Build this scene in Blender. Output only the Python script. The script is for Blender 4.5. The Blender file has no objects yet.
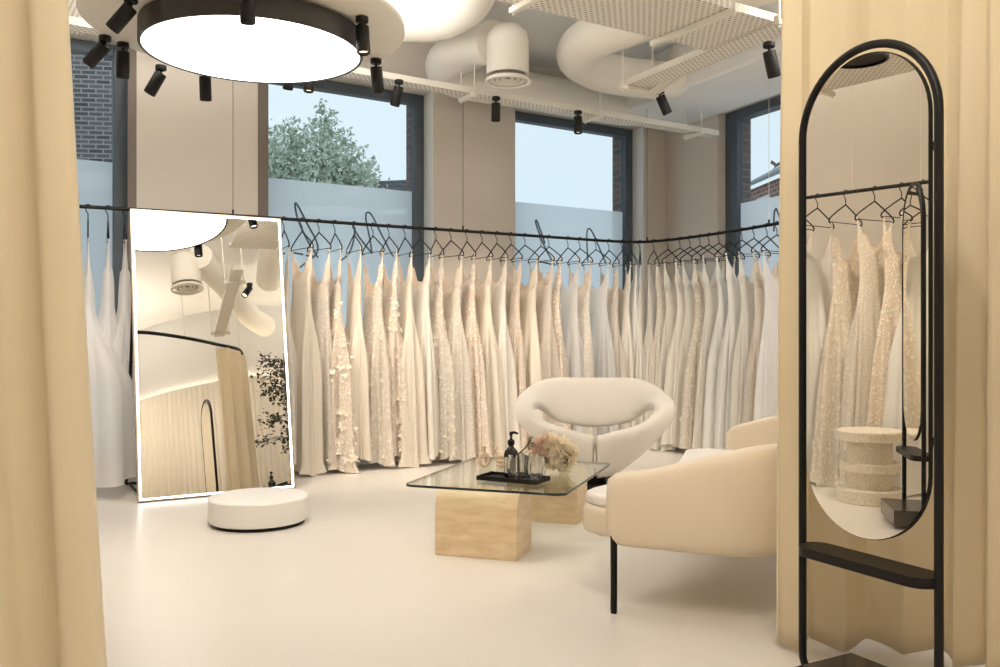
import bpy, math, random
from mathutils import Vector, Matrix
PI = math.pi
rnd = random.Random(7)
SC = bpy.context.scene
COL = SC.collection
F, H, YH = 880.0, 1.1, 334.0          # camera: focal length in pixels, height, horizon row

# ---------------------------------------------------------------- helpers
def V(*a): return Vector(a)
def at_z(px, py, z):
    Y = (H - z) * F / (py - YH); return V((px - 500) / F * Y, Y, z)
def at_y(px, py, Y): return V((px - 500) / F * Y, Y, H - (py - YH) / F * Y)

def tag(o, label=None, cat=None, group=None, kind=None):
    if label: o['label'] = label
    if cat: o['category'] = cat
    if group: o['group'] = group
    if kind: o['kind'] = kind
    return o
def empty(name, loc=(0, 0, 0), rz=0, rot=None):
    o = bpy.data.objects.new(name, None); COL.objects.link(o)
    o.empty_display_size = .1
    o.location = loc; o.rotation_euler = rot if rot else (0, 0, rz)
    return o
def copy_tree(o, parent=None):
    c = o.copy(); COL.objects.link(c)
    if parent: c.parent = parent
    for ch in list(o.children): copy_tree(ch, c)
    return c

class MB:
    def __init__(s): s.v, s.f, s.uv = [], [], {}
    def add(s, vs, fs):
        b = len(s.v); s.v += [tuple(v) for v in vs]; s.f += [tuple(b + i for i in f) for f in fs]; return s
    def box(s, lo, hi, M=None):
        x0, y0, z0 = lo; x1, y1, z1 = hi
        vs = [V(x, y, z) for z in (z0, z1) for x, y in ((x0, y0), (x1, y0), (x1, y1), (x0, y1))]
        if M: vs = [M @ v for v in vs]
        return s.add(vs, [(3, 2, 1, 0), (4, 5, 6, 7), (0, 1, 5, 4), (1, 2, 6, 5), (2, 3, 7, 6), (3, 0, 4, 7)])
    def prism(s, pts, z0, z1):           # polygon in xy, extruded
        n = len(pts)
        vs = [(p[0], p[1], z0) for p in pts] + [(p[0], p[1], z1) for p in pts]
        return s.add(vs, [tuple(reversed(range(n))), tuple(range(n, 2 * n))] + [(i, (i + 1) % n, n + (i + 1) % n, n + i) for i in range(n)])
    def extr(s, pts, d):                  # polygon of 3-D points extruded by vector d
        n = len(pts); pts = [V(*p) for p in pts]; d = V(*d)
        return s.add(pts + [p + d for p in pts], [tuple(reversed(range(n))), tuple(range(n, 2 * n))] + [(i, (i + 1) % n, n + (i + 1) % n, n + i) for i in range(n)])
    def tube(s, pts, r, n=10, closed=False, caps=True):
        pts = [V(*p) for p in pts]; m = len(pts)
        rr = r if hasattr(r, '__len__') else [r] * m
        up = None; rings = []
        for i, p in enumerate(pts):
            a = pts[(i - 1) % m] if (closed or i) else p
            b = pts[(i + 1) % m] if (closed or i < m - 1) else p
            t = (b - a).normalized()
            if up is None:
                up = V(0, 0, 1) if abs(t.z) < .9 else V(1, 0, 0)
            x = t.cross(up)
            if x.length < 1e-5: x = t.cross(V(.3, 1, .2))
            x.normalize(); y = x.cross(t).normalized(); up = y
            rings.append([p + x * math.cos(2 * PI * k / n) * rr[i] + y * math.sin(2 * PI * k / n) * rr[i] for k in range(n)])
        vs = [v for g in rings for v in g]; fs = []
        for i in range(m if closed else m - 1):
            j = (i + 1) % m
            for k in range(n):
                fs.append((i * n + k, i * n + (k + 1) % n, j * n + (k + 1) % n, j * n + k))
        if not closed and caps:
            fs += [tuple(reversed(range(n))), tuple(range((m - 1) * n, m * n))]
        return s.add(vs, fs)
    def lathe(s, prof, n=40, c=(0, 0, 0), M=None, caps=(1, 1)):
        vs = []; fs = []; m = len(prof)
        for r, z in prof:
            for k in range(n):
                a = 2 * PI * k / n; v = V(r * math.cos(a), r * math.sin(a), z)
                if M: v = M @ v
                vs.append(v + V(*c))
        for i in range(m - 1):
            for k in range(n):
                fs.append((i * n + k, i * n + (k + 1) % n, (i + 1) * n + (k + 1) % n, (i + 1) * n + k))
        if caps[0]: fs.append(tuple(reversed(range(n))))
        if caps[1]: fs.append(tuple(range((m - 1) * n, m * n)))
        return s.add(vs, fs)
    def grid(s, fn, nu, nv, wrap=False):
        vs = [fn(i, j) for j in range(nv) for i in range(nu)]
        fs = []
        for j in range(nv - 1):
            for i in range(nu if wrap else nu - 1):
                k = (i + 1) % nu
                fs.append((j * nu + i, j * nu + k, (j + 1) * nu + k, (j + 1) * nu + i))
        return s.add(vs, fs)
    def build(s, name, mat, parent=None, smooth=True, ang=40, bevel=0, solid=0, sub=0):
        me = bpy.data.meshes.new(name); me.from_pydata(s.v, [], s.f); me.update()
        me.materials.append(mat)
        if smooth:
            me.shade_smooth()
            if ang < 180: me.set_sharp_from_angle(angle=math.radians(ang))
        o = bpy.data.objects.new(name, me); COL.objects.link(o)
        if parent: o.parent = parent
        if solid:
            m = o.modifiers.new('s', 'SOLIDIFY'); m.thickness = solid; m.offset = 0
        if bevel:
            m = o.modifiers.new('b', 'BEVEL'); m.width = bevel; m.segments = 3; m.limit_method = 'ANGLE'; m.angle_limit = math.radians(40); m.harden_normals = False
        if sub:
            m = o.modifiers.new('u', 'SUBSURF'); m.levels = sub; m.render_levels = sub
        return o

def catmull(pts, per=8, closed=False):
    pts = [V(*p) for p in pts]; n = len(pts); out = []
    segs = n if closed else n - 1
    for i in range(segs):
        p1, p2 = pts[i], pts[(i + 1) % n]
        p0 = pts[(i - 1) % n] if (closed or i) else p1 * 2 - p2
        p3 = pts[(i + 2) % n] if (closed or i < n - 2) else p2 * 2 - p1
        for k in range(per):
            t = k / per
            out.append(.5 * ((2 * p1) + (p2 - p0) * t + (2 * p0 - 5 * p1 + 4 * p2 - p3) * t * t + (3 * p1 - p0 - 3 * p2 + p3) * t ** 3))
    if not closed: out.append(pts[-1])
    return out
def resample(pts, step):
    out = [pts[0].copy()]; acc = 0
    for a, b in zip(pts, pts[1:]):
        L = (b - a).length
        if L < 1e-9: continue
        d = step - acc
        while d <= L:
            out.append(a.lerp(b, d / L)); d += step
        acc = (acc + L) % step
    return out
def rrect(w, h, r, n=6, cx=0, cy=0):
    out = []
    for sx, sy, a0 in ((1, 1, 0), (-1, 1, 90), (-1, -1, 180), (1, -1, 270)):
        for k in range(n + 1):
            a = math.radians(a0 + 90 * k / n)
            out.append((cx + sx * (w / 2 - r) + r * math.cos(a), cy + sy * (h / 2 - r) + r * math.sin(a)))
    return out

# ---------------------------------------------------------------- materials
def mat(name, col, rough=.6, metal=0, spec=None, sheen=0, bump=None, noise=None, emit=None, trans=0, sub=0, coat=0):
    m = bpy.data.materials.new(name); m.use_nodes = True
    nt = m.node_tree; b = nt.nodes['Principled BSDF']
    b.inputs['Base Color'].default_value = (*col, 1)
    b.inputs['Roughness'].default_value = rough
    b.inputs['Metallic'].default_value = metal
    if spec is not None: b.inputs['Specular IOR Level'].default_value = spec
    if sheen: b.inputs['Sheen Weight'].default_value = sheen
    if coat: b.inputs['Coat Weight'].default_value = coat
    if trans: b.inputs['Transmission Weight'].default_value = trans
    if emit:
        b.inputs['Emission Color'].default_value = (*emit[0], 1); b.inputs['Emission Strength'].default_value = emit[1]
    tc = nt.nodes.new('ShaderNodeTexCoord')
    if noise:                               # (scale, second colour, detail)
        n = nt.nodes.new('ShaderNodeTexNoise'); n.inputs['Scale'].default_value = noise[0]; n.inputs['Detail'].default_value = noise[2] if len(noise) > 2 else 4
        r = nt.nodes.new('ShaderNodeValToRGB'); r.color_ramp.elements[0].position = .35; r.color_ramp.elements[1].position = .65
        r.color_ramp.elements[0].color = (*col, 1); r.color_ramp.elements[1].color = (*noise[1], 1)
        nt.links.new(tc.outputs['Object'], n.inputs['Vector']); nt.links.new(n.outputs['Fac'], r.inputs['Fac']); nt.links.new(r.outputs['Color'], b.inputs['Base Color'])
    if bump:                                # (scale, strength)
        n = nt.nodes.new('ShaderNodeTexNoise'); n.inputs['Scale'].default_value = bump[0]; n.inputs['Detail'].default_value = 3
        bp = nt.nodes.new('ShaderNodeBump'); bp.inputs['Strength'].default_value = bump[1]; bp.inputs['Distance'].default_value = .01
        nt.links.new(tc.outputs['Object'], n.inputs['Vector']); nt.links.new(n.outputs['Fac'], bp.inputs['Height']); nt.links.new(bp.outputs['Normal'], b.inputs['Normal'])
    return m
def emis(name, col, s):
    m = bpy.data.materials.new(name); m.use_nodes = True; nt = m.node_tree; nt.nodes.clear()
    e = nt.nodes.new('ShaderNodeEmission'); e.inputs[0].default_value = (*col, 1); e.inputs[1].default_value = s
    o = nt.nodes.new('ShaderNodeOutputMaterial'); nt.links.new(e.outputs[0], o.inputs[0]); return m
def thin_glass(name, tint=(.96, .985, .98), refl=1.0, ior=1.5):
    m = bpy.data.materials.new(name); m.use_nodes = True; nt = m.node_tree; nt.nodes.clear()
    t = nt.nodes.new('ShaderNodeBsdfTransparent'); t.inputs[0].default_value = (*tint, 1)
    g = nt.nodes.new('ShaderNodeBsdfGlossy'); g.inputs['Roughness'].default_value = .01; g.inputs[0].default_value = (refl, refl, refl, 1)
    f = nt.nodes.new('ShaderNodeFresnel'); ge = nt.nodes.new('ShaderNodeNewGeometry'); mi = nt.nodes.new('ShaderNodeMix'); mi.inputs['A'].default_value = ior; mi.inputs['B'].default_value = 1 / ior
    nt.links.new(ge.outputs['Backfacing'], mi.inputs['Factor']); nt.links.new(mi.outputs['Result'], f.inputs[0])
    x = nt.nodes.new('ShaderNodeMixShader'); o = nt.nodes.new('ShaderNodeOutputMaterial')
    nt.links.new(f.outputs[0], x.inputs[0]); nt.links.new(t.outputs[0], x.inputs[1]); nt.links.new(g.outputs[0], x.inputs[2]); nt.links.new(x.outputs[0], o.inputs[0])
    return m
def cloth(name, col, trans=.25, rough=.7, sheen=.2, clear=0.0, pattern=None, col2=None, fold=0, satin=False):
    """woven fabric: diffuse/principled mixed with translucency; clear = open weave; pattern = ('lace'|'net'|'sequin', scale)"""
    m = bpy.data.materials.new(name); m.use_nodes = True; nt = m.node_tree; N = nt.nodes; L = nt.links
    b = N['Principled BSDF']; b.inputs['Base Color'].default_value = (*col, 1); b.inputs['Roughness'].default_value = rough
    b.inputs['Sheen Weight'].default_value = sheen; b.inputs['Specular IOR Level'].default_value = .5 if satin else .25
    out = N['Material Output']
    t = N.new('ShaderNodeBsdfTranslucent'); t.inputs[0].default_value = (*col, 1)
    mx = N.new('ShaderNodeMixShader'); mx.inputs[0].default_value = trans
    L.new(b.outputs[0], mx.inputs[1]); L.new(t.outputs[0], mx.inputs[2])
    last = mx; tc = N.new('ShaderNodeTexCoord')
    fac = None
    if pattern:
        kind, sc = pattern
        if kind == 'lace':
            v = N.new('ShaderNodeTexVoronoi'); v.feature = 'SMOOTH_F1'; v.inputs['Scale'].default_value = sc; v.inputs['Smoothness'].default_value = .3
            n = N.new('ShaderNodeTexNoise'); n.inputs['Scale'].default_value = sc * .6; n.inputs['Detail'].default_value = 5
            L.new(tc.outputs['Object'], v.inputs['Vector']); L.new(tc.outputs['Object'], n.inputs['Vector'])
            s = N.new('ShaderNodeMath'); s.operation = 'ADD'; L.new(v.outputs['Distance'], s.inputs[0]); L.new(n.outputs['Fac'], s.inputs[1])
            r = N.new('ShaderNodeValToRGB'); r.color_ramp.elements[0].position = .72; r.color_ramp.elements[1].position = .98
            L.new(s.outputs[0], r.inputs[0]); fac = r.outputs['Color']
        else:
            v = N.new('ShaderNodeTexVoronoi'); v.inputs['Scale'].default_value = sc
            L.new(tc.outputs['Object'], v.inputs['Vector'])
            r = N.new('ShaderNodeValToRGB'); r.color_ramp.elements[0].position = .25; r.color_ramp.elements[1].position = .5
            L.new(v.outputs['Distance'], r.inputs[0]); fac = r.outputs['Color']
        mc = N.new('ShaderNodeMix'); mc.data_type = 'RGBA'
        L.new(fac, mc.inputs['Factor']); mc.inputs['A'].default_value = (*col, 1); mc.inputs['B'].default_value = (*(col2 or col), 1)
        L.new(mc.outputs['Result'], b.inputs['Base Color']); L.new(mc.outputs['Result'], t.inputs[0])
        bp = N.new('ShaderNodeBump'); bp.inputs['Strength'].default_value = .7; bp.inputs['Distance'].default_value = .006; bp.invert = True
        L.new(fac, bp.inputs['Height']); L.new(bp.outputs['Normal'], b.inputs['Normal'])
    if clear:
        tr = N.new('ShaderNodeBsdfTransparent'); tr.inputs[0].default_value = (1, 1, 1, 1)
        m2 = N.new('ShaderNodeMixShader'); m2.inputs[0].default_value = clear
        if fac is not None:
            mm = N.new('ShaderNodeMath'); mm.operation = 'MULTIPLY'; mm.inputs[1].default_value = clear; L.new(fac, mm.inputs[0]); L.new(mm.outputs[0], m2.inputs[0])
        L.new(mx.outputs[0], m2.inputs[1]); L.new(tr.outputs[0], m2.inputs[2]); last = m2
    L.new(last.outputs[0], out.inputs[0])
    return m
def brickmat(name, c1, c2, mortar, scale=1, bw=.215, rh=.075, msize=.012):
    m = bpy.data.materials.new(name); m.use_nodes = True; nt = m.node_tree; b = nt.nodes['Principled BSDF']; b.inputs['Roughness'].default_value = .9
    t = nt.nodes.new('ShaderNodeTexBrick'); t.inputs['Scale'].default_value = scale
    t.inputs['Color1'].default_value = (*c1, 1); t.inputs['Color2'].default_value = (*c2, 1); t.inputs['Mortar'].default_value = (*mortar, 1)
    t.inputs['Brick Width'].default_value = bw; t.inputs['Row Height'].default_value = rh; t.inputs['Mortar Size'].default_value = msize
    tc = nt.nodes.new('ShaderNodeTexCoord'); sp = nt.nodes.new('ShaderNodeSeparateXYZ'); cb = nt.nodes.new('ShaderNodeCombineXYZ'); ad = nt.nodes.new('ShaderNodeMath')
    nt.links.new(tc.outputs['Object'], sp.inputs[0]); nt.links.new(sp.outputs['X'], ad.inputs[0]); nt.links.new(sp.outputs['Y'], ad.inputs[1])
    nt.links.new(ad.outputs[0], cb.inputs['X']); nt.links.new(sp.outputs['Z'], cb.inputs['Y']); nt.links.new(cb.outputs[0], t.inputs['Vector'])
    nt.links.new(t.outputs['Color'], b.inputs['Base Color']); return m
def perf_mat(name, col, px, py, fx, fy):
    m = bpy.data.materials.new(name); m.use_nodes = True; nt = m.node_tree; N = nt.nodes; L = nt.links; b = N['Principled BSDF']
    b.inputs['Base Color'].default_value = (*col, 1); b.inputs['Roughness'].default_value = .5
    tc = N.new('ShaderNodeTexCoord'); sp = N.new('ShaderNodeSeparateXYZ'); L.new(tc.outputs['Object'], sp.inputs[0])
    def band(src, period, frac, off=None):
        d = N.new('ShaderNodeMath'); d.operation = 'DIVIDE'; d.inputs[1].default_value = period; L.new(src, d.inputs[0]); s = d
        if off is not None:
            a = N.new('ShaderNodeMath'); a.operation = 'ADD'; L.new(d.outputs[0], a.inputs[0]); L.new(off, a.inputs[1]); s = a
        f = N.new('ShaderNodeMath'); f.operation = 'FRACT'; L.new(s.outputs[0], f.inputs[0])
        l = N.new('ShaderNodeMath'); l.operation = 'LESS_THAN'; l.inputs[1].default_value = frac; L.new(f.outputs[0], l.inputs[0]); return l.outputs[0], d.outputs[0]
    fy_, dy = band(sp.outputs['Y'], py, fy)
    fl = N.new('ShaderNodeMath'); fl.operation = 'FLOOR'; L.new(dy, fl.inputs[0])
    hf = N.new('ShaderNodeMath'); hf.operation = 'MULTIPLY'; hf.inputs[1].default_value = .5; L.new(fl.outputs[0], hf.inputs[0])
    fx_, _ = band(sp.outputs['X'], px, fx, hf.outputs[0])
    mu = N.new('ShaderNodeMath'); mu.operation = 'MULTIPLY'; L.new(fx_, mu.inputs[0]); L.new(fy_, mu.inputs[1])
    mc = N.new('ShaderNodeMix'); mc.data_type = 'RGBA'; mc.inputs['A'].default_value = (*col, 1); mc.inputs['B'].default_value = (.30, .26, .22, 1)  # dark slot colour painted in for the shade inside the holes
    L.new(mu.outputs[0], mc.inputs['Factor']); L.new(mc.outputs['Result'], b.inputs['Base Color'])
    return m

M = dict(
    floor=mat('floor_resin', (.725, .685, .63), .32, noise=(.9, (.69, .65, .595), 5), spec=.35),
    wall=mat('wall_paint', (.68, .62, .55), .75),
    wallw=mat('wall_white', (.72, .66, .58), .75),
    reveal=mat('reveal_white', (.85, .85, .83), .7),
    ceil=mat('ceiling_paint', (.88, .87, .85), .85),
    duct=mat('duct_paint', (.84, .80, .72), .55, bump=(6, .25)),
    tray=mat('tray_white', (.86, .82, .74), .5),
    perf=perf_mat('tray_perforated', (.86, .82, .74), .046, .026, .55, .36),
    perf2=perf_mat('tray_perforated_small', (.86, .82, .74), .04, .03, .5, .4),
    frame=mat('window_frame', (.075, .098, .125), .45),
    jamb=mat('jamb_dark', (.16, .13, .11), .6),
    black=mat('black_metal', (.007, .006, .0055), .42, spec=.25),
    blackm=mat('black_matte', (.008, .0075, .007), .6, spec=.25),
    spot=mat('spot_black', (.012, .011, .010), .5, spec=.3),
    lampside=mat('lamp_rim', (.035, .03, .026), .5),
    lamp=emis('lamp_diffuser', (1, .965, .92), 6),
    lampw=emis('lamp_diffuser_warm', (1, .87, .69), 10),
    spotlens=emis('spot_lens', (1, .80, .60), 3.0),
    led=emis('led_strip', (1, .98, .95), 7),
    cove=emis('cove_led', (1, .88, .66), 40),
    mirror=mat('mirror_glass', (.86, .83, .78), .0, 1),
    mirrorw=mat('arch_mirror_glass', (.94, .90, .82), .0, 1),
    marble=mat('black_marble', (.02, .018, .017), .2, noise=(3, (.06, .05, .045), 8)),
    travertine=None,
    plaster=mat('podium_white', (.86, .84, .80), .6),
    gglass=thin_glass('window_glass', (.97, .985, .99), .1),
    tglass=thin_glass('table_glass', (.93, .95, .92), .9, 1.52),
    tedge=mat('glass_edge', (.01, .018, .016), .1),
    tumbler=mat('tumbler_glass', (1, 1, 1), .0, trans=1),
    boucle=mat('chair_fabric', (.74, .69, .62), .85, sheen=.4, bump=(90, .25)),
    leather=mat('sofa_leather', (.75, .645, .505), .42, spec=.4),
    leatherw=mat('sofa_seat_leather', (.84, .80, .74), .42, spec=.4),
    stone=mat('terrazzo_stone', (.78, .72, .60), .7, noise=(60, (.66, .59, .47), 6), bump=(80, .6)),
    brick=brickmat('outer_brick', (.20, .14, .125), (.12, .105, .11), (.22, .20, .19), msize=.009),
    brickfar=brickmat('far_brick', (.16, .14, .14), (.06, .06, .07), (.30, .29, .28), bw=.30, rh=.10, msize=.016),
    brickred=brickmat('red_brick', (.36, .17, .12), (.26, .12, .09), (.42, .38, .34), bw=.3, rh=.12, msize=.016),
    rooft=brickmat('roof_tiles', (.13, .14, .15), (.09, .10, .11), (.05, .05, .055), bw=.3, rh=.16, msize=.03),
    roofgrey=mat('lead_roof', (.20, .22, .22), .6),
    farwhite=mat('painted_timber', (.7, .7, .7), .6),
    leaf=mat('tree_leaf', (.42, .50, .37), .6, noise=(1.2, (.62, .68, .57), 3)),
    bark=mat('bark', (.16, .12, .09), .9),
    ficus=mat('ficus_leaf', (.045, .06, .04), .45),
    asphalt=mat('pavement', (.72, .72, .71), .9),
    drape=cloth('curtain_cream', (.90, .81, .63), trans=.35, rough=.85, sheen=.3),
    drapew=cloth('curtain_white', (.86, .82, .74), trans=.3, rough=.85, sheen=.3),
    flute=mat('fluted_wall', (.80, .74, .64), .8),
    amber=mat('amber_glass', (.012, .007, .005), .25, spec=.3),
    paper=mat('paper_label', (.80, .74, .60), .7),
    ink=mat('label_ink', (.05, .04, .035), .7),
    ceramic=mat('ceramic_cream', (.80, .62, .45), .6),
    wax=mat('white_petals', (.90, .84, .72), .7),
    petal=cloth('cream_petals', (.97, .89, .74), .45, .9, .1),
    petal2=cloth('pink_petals', (.88, .70, .58), .4, .9, .1),
    petal3=mat('olive_seed', (.13, .12, .05), .8),
    letter=mat('window_lettering', (.10, .14, .19), .5),
    nude=mat('nude_lining', (.76, .64, .52), .8),
    # dress fabrics
    satin=cloth('satin_ivory', (.92, .88, .81), .25, .38, .1, satin=True),
    satinc=cloth('satin_cream', (.91, .84, .73), .25, .38, .1, satin=True),
    satinw=cloth('satin_white', (.92, .91, .88), .25, .42, .1, satin=True),
    tulle=cloth('tulle_white', (.95, .95, .95), .5, .9, .2, clear=.22),
    tullei=cloth('tulle_ivory', (.95, .92, .86), .4, .9, .2, clear=.14),
    tullen=cloth('tulle_nude', (.86, .75, .64), .3, .9, .2, clear=.12),
    lace=cloth('lace_ivory', (.95, .92, .86), .35, .8, .1, clear=.08, pattern=('lace', 32), col2=(.88, .81, .71)),
    lacef=cloth('lace_fine', (.95, .93, .88), .35, .8, .1, clear=.08, pattern=('lace', 60), col2=(.90, .84, .75)),
    lacen=cloth('lace_on_nude', (.92, .87, .80), .12, .8, .1, pattern=('lace', 45), col2=(.77, .66, .55)),
    sequin=cloth('sequin_nude', (.90, .84, .76), .1, .35, .1, pattern=('net', 90), col2=(.73, .62, .51), satin=True),
    glitter=cloth('glitter_tulle', (.95, .91, .85), .4, .5, .1, pattern=('net', 75), col2=(.86, .79, .71)),
)
def travertine():
    m = bpy.data.materials.new('travertine'); m.use_nodes = True; nt = m.node_tree; N = nt.nodes; L = nt.links; b = N['Principled BSDF']; b.inputs['Roughness'].default_value = .45
    tc = N.new('ShaderNodeTexCoord'); mp = N.new('ShaderNodeMapping'); mp.inputs['Scale'].default_value = (2.2, 2.2, 9); L.new(tc.outputs['Object'], mp.inputs[0])
    n = N.new('ShaderNodeTexNoise'); n.inputs['Scale'].default_value = 3; n.inputs['Detail'].default_value = 8; n.inputs['Roughness'].default_value = .65; L.new(mp.outputs[0], n.inputs['Vector'])
    r = N.new('ShaderNodeValToRGB'); e = r.color_ramp.elements; e[0].position = .3; e[0].color = (.62, .45, .26, 1); e[1].position = .7; e[1].color = (.82, .67, .46, 1)
    L.new(n.outputs['Fac'], r.inputs[0]); L.new(r.outputs[0], b.inputs['Base Color'])
    bp = N.new('ShaderNodeBump'); bp.inputs['Strength'].default_value = .15; L.new(n.outputs['Fac'], bp.inputs['Height']); L.new(bp.outputs[0], b.inputs['Normal']); return m
M['travertine'] = travertine()
def frosted():
    m = bpy.data.materials.new('frosted_film'); m.use_nodes = True; nt = m.node_tree; nt.nodes.clear(); N = nt.nodes; L = nt.links
    t = N.new('ShaderNodeBsdfTranslucent'); t.inputs[0].default_value = (.97, .98, .99, 1)
    d = N.new('ShaderNodeBsdfDiffuse'); d.inputs[0].default_value = (.80, .86, .90, 1)
    tr = N.new('ShaderNodeBsdfTransparent'); tr.inputs[0].default_value = (.8, .9, .95, 1)
    a = N.new('ShaderNodeMixShader'); a.inputs[0].default_value = .06; b = N.new('ShaderNodeMixShader'); b.inputs[0].default_value = .12; o = N.new('ShaderNodeOutputMaterial')
    L.new(t.outputs[0], a.inputs[1]); L.new(d.outputs[0], a.inputs[2]); L.new(a.outputs[0], b.inputs[1]); L.new(tr.outputs[0], b.inputs[2]); L.new(b.outputs[0], o.inputs[0]); return m
M['frost'] = frosted()

# ---------------------------------------------------------------- room shell
CEIL = 3.75
U1, N1 = V(.842, .5395, 0).normalized(), V(-.5395, .842, 0).normalized()     # window wall: along, outward
U2, N2 = V(.437, -.90, 0).normalized(), V(.90, .437, 0).normalized()         # side wall: along (towards camera), outward
D1, G1, D2, G2 = 7.15, 7.37, 5.85, 6.0
def s_of(px, U, N, d):
    r = V((px - 500) / F, 1, 0); p = r * (d / r.dot(N)); return p.dot(U)
def on_plane(px, py, U, N, d):
    r = V((px - 500) / F, 1, -(py - YH) / F); p = r * (d / r.dot(N)); return p + V(0, 0, H)
def frameM(U, N):                 # local x along wall, y outward, z up
    return Matrix(((U.x, N.x, 0, 0), (U.y, N.y, 0, 0), (0, 0, 1, 0), (0, 0, 0, 1)))
def wall_rot(U): return math.atan2(U.y, U.x)

corner = V(1.813, 9.652, 0)
FLUTE = [V(4.62, 3.92, 0), V(4.0, 3.2, 0), V(3.3, 2.65, 0), V(2.56, 2.2, 0), V(2.30, 1.92, 0), V(2.1, 1.6, 0), V(1.9, 1.1, 0), V(1.8, .6, 0), V(1.75, 0, 0), V(1.72, -.8, 0), V(1.7, -2.2, 0)]
poly = [(-4.35, 5.7), (-2.95, 1.6), (-2.7, .4), (-2.7, -2.2), (1.7, -2.2), (5.9, -2.2), (5.9, 1.2), (4.62, 3.92), (corner.x, corner.y), (-4.6, 5.55)]
room = [(-4.75, 5.45), (-2.95, 1.6), (-2.7, .4), (-2.7, -2.3), (5.9, -2.3), (5.9, 1.3), (corner.x + .25, corner.y + .25)]
tag(MB().prism(room[::-1], -.12, 0).build('floor', M['floor'], smooth=False), kind='structure')
tag(MB().prism(room[::-1], CEIL, CEIL + .12).build('ceiling', M['ceil'], smooth=False), kind='structure')

# window wall with openings [s0,s1] given at glass plane
ZB, ZT = .10, 3.326
wins1 = [(s_of(15, U1, N1, G1), s_of(127, U1, N1, G1)), (s_of(250, U1, N1, G1), s_of(422, U1, N1, G1)), (s_of(503, U1, N1, G1), s_of(630, U1, N1, G1))]
s_end = corner.dot(U1); s_start = -2.2
F1 = frameM(U1, N1)
def wall_with(wins, U, N, d, g, s0, s1, name, outer=.25):
    Mx = frameM(U, N); w = MB(); w2 = MB(); e = s0
    rng = sorted(wins) + [(s1, s1)]
    for a, b in rng:
        if a > e:
            w.box((e, d, 0), (a, g + .03, CEIL), Mx); w2.box((e - .04, g + .035, -.1), (a + .04, g + outer, CEIL))
        if b > a:
            w.box((a, d, 0), (b, g + .03, ZB), Mx); w.box((a, d, ZT), (b, g + .03, CEIL), Mx)
            w2.box((a, g + .035, -.1), (b, g + outer, ZB)); w2.box((a, g + .035, ZT - .03), (b, g + outer, CEIL))
        e = b
    tag(w.build(name, M['wall'], smooth=False), kind='structure')
    wo = tag(w2.build(name + '_outside', M['brick'], smooth=False), kind='structure'); wo.rotation_euler = (0, 0, wall_rot(U))
wall_with(wins1, U1, N1, D1, G1, -1.2 - 1.2, s_end + .1, 'wall_back')
win3 = [(s_of(729, U2, N2, G2), s_of(729, U2, N2, G2) + 1.9)]
s2c = corner.dot(U2)
wall_with(win3, U2, N2, D2, G2, s2c, s2c + 9.0, 'wall_right')
# bright reveals
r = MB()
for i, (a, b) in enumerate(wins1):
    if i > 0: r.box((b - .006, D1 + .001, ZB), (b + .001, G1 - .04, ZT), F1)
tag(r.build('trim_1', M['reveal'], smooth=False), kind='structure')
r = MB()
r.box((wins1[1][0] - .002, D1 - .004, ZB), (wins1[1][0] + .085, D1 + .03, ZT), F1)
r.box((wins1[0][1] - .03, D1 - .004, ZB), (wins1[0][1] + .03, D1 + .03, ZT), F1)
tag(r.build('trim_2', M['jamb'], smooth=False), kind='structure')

def window(n, a, b, U, N, g, frost=2.427, pw=.105, letters=None):
    root = empty('window_%d' % n); tag(root, kind='structure')
    Mx = frameM(U, N); f = MB()
    f.box((a, g - .05, ZB), (a + pw, g + .03, ZT), Mx); f.box((b - pw, g - .05, ZB), (b, g + .03, ZT), Mx)
    f.box((a + pw, g - .05, ZT - .09), (b - pw, g + .03, ZT), Mx); f.box((a + pw, g - .05, ZB), (b - pw, g + .03, ZB + .09), Mx)
    f.build('window_frame', M['frame'], root, smooth=False, bevel=.006)
    MB().box((a + pw, g - .012, ZB + .09), (b - pw, g - .006, ZT - .09), Mx).build('window_pane', M['gglass'], root, smooth=False)
    MB().add([Mx @ V(a + pw, g + .003, ZB + .09), Mx @ V(b - pw, g + .003, ZB + .09), Mx @ V(b - pw, g + .003, frost), Mx @ V(a + pw, g + .003, frost)], [(0, 1, 2, 3)]).build('frosted_film', M['frost'], root, smooth=False)
    if letters:
        m = MB()
        for st in letters:
            pts = catmull([on_plane(x, y, U, N, g - .02) for x, y in st], 6)
            m.tube(pts, .0085, 6)
        m.build('script_lettering', M['letter'], root)
    return root
L1 = [[(300, 268), (318, 250), (306, 222), (297, 205), (295, 206), (298, 220), (307, 240), (318, 258)],
      [(340, 262), (350, 252), (355, 232), (353, 226), (358, 236), (372, 254)],
      [(372, 254), (370, 240), (366, 220), (367, 213), (372, 216), (380, 232), (393, 257)],
      [(282, 254), (285, 254)], [(292, 253), (303, 255)], [(306, 256), (315, 257)]]
L2 = [[(555, 266), (545, 248), (538, 230), (535.5, 222), (537, 221.5), (541, 232), (545, 244)],
      [(588, 262), (587, 246), (587, 233), (589, 229), (593, 234), (600, 250), (606, 264)], [(540, 262), (552, 265)]]
L3 = [[(774, 232), (774, 216), (776, 209), (779, 216), (790, 240)]]
window(1, wins1[0][0], wins1[0][1], U1, N1, G1)
window(2, wins1[1][0], wins1[1][1], U1, N1, G1, letters=L1)
window(3, wins1[2][0], wins1[2][1], U1, N1, G1, letters=L2)
window(4, win3[0][0], win3[0][1], U2, N2, G2, pw=.17, frost=2.40, letters=L3)

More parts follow.
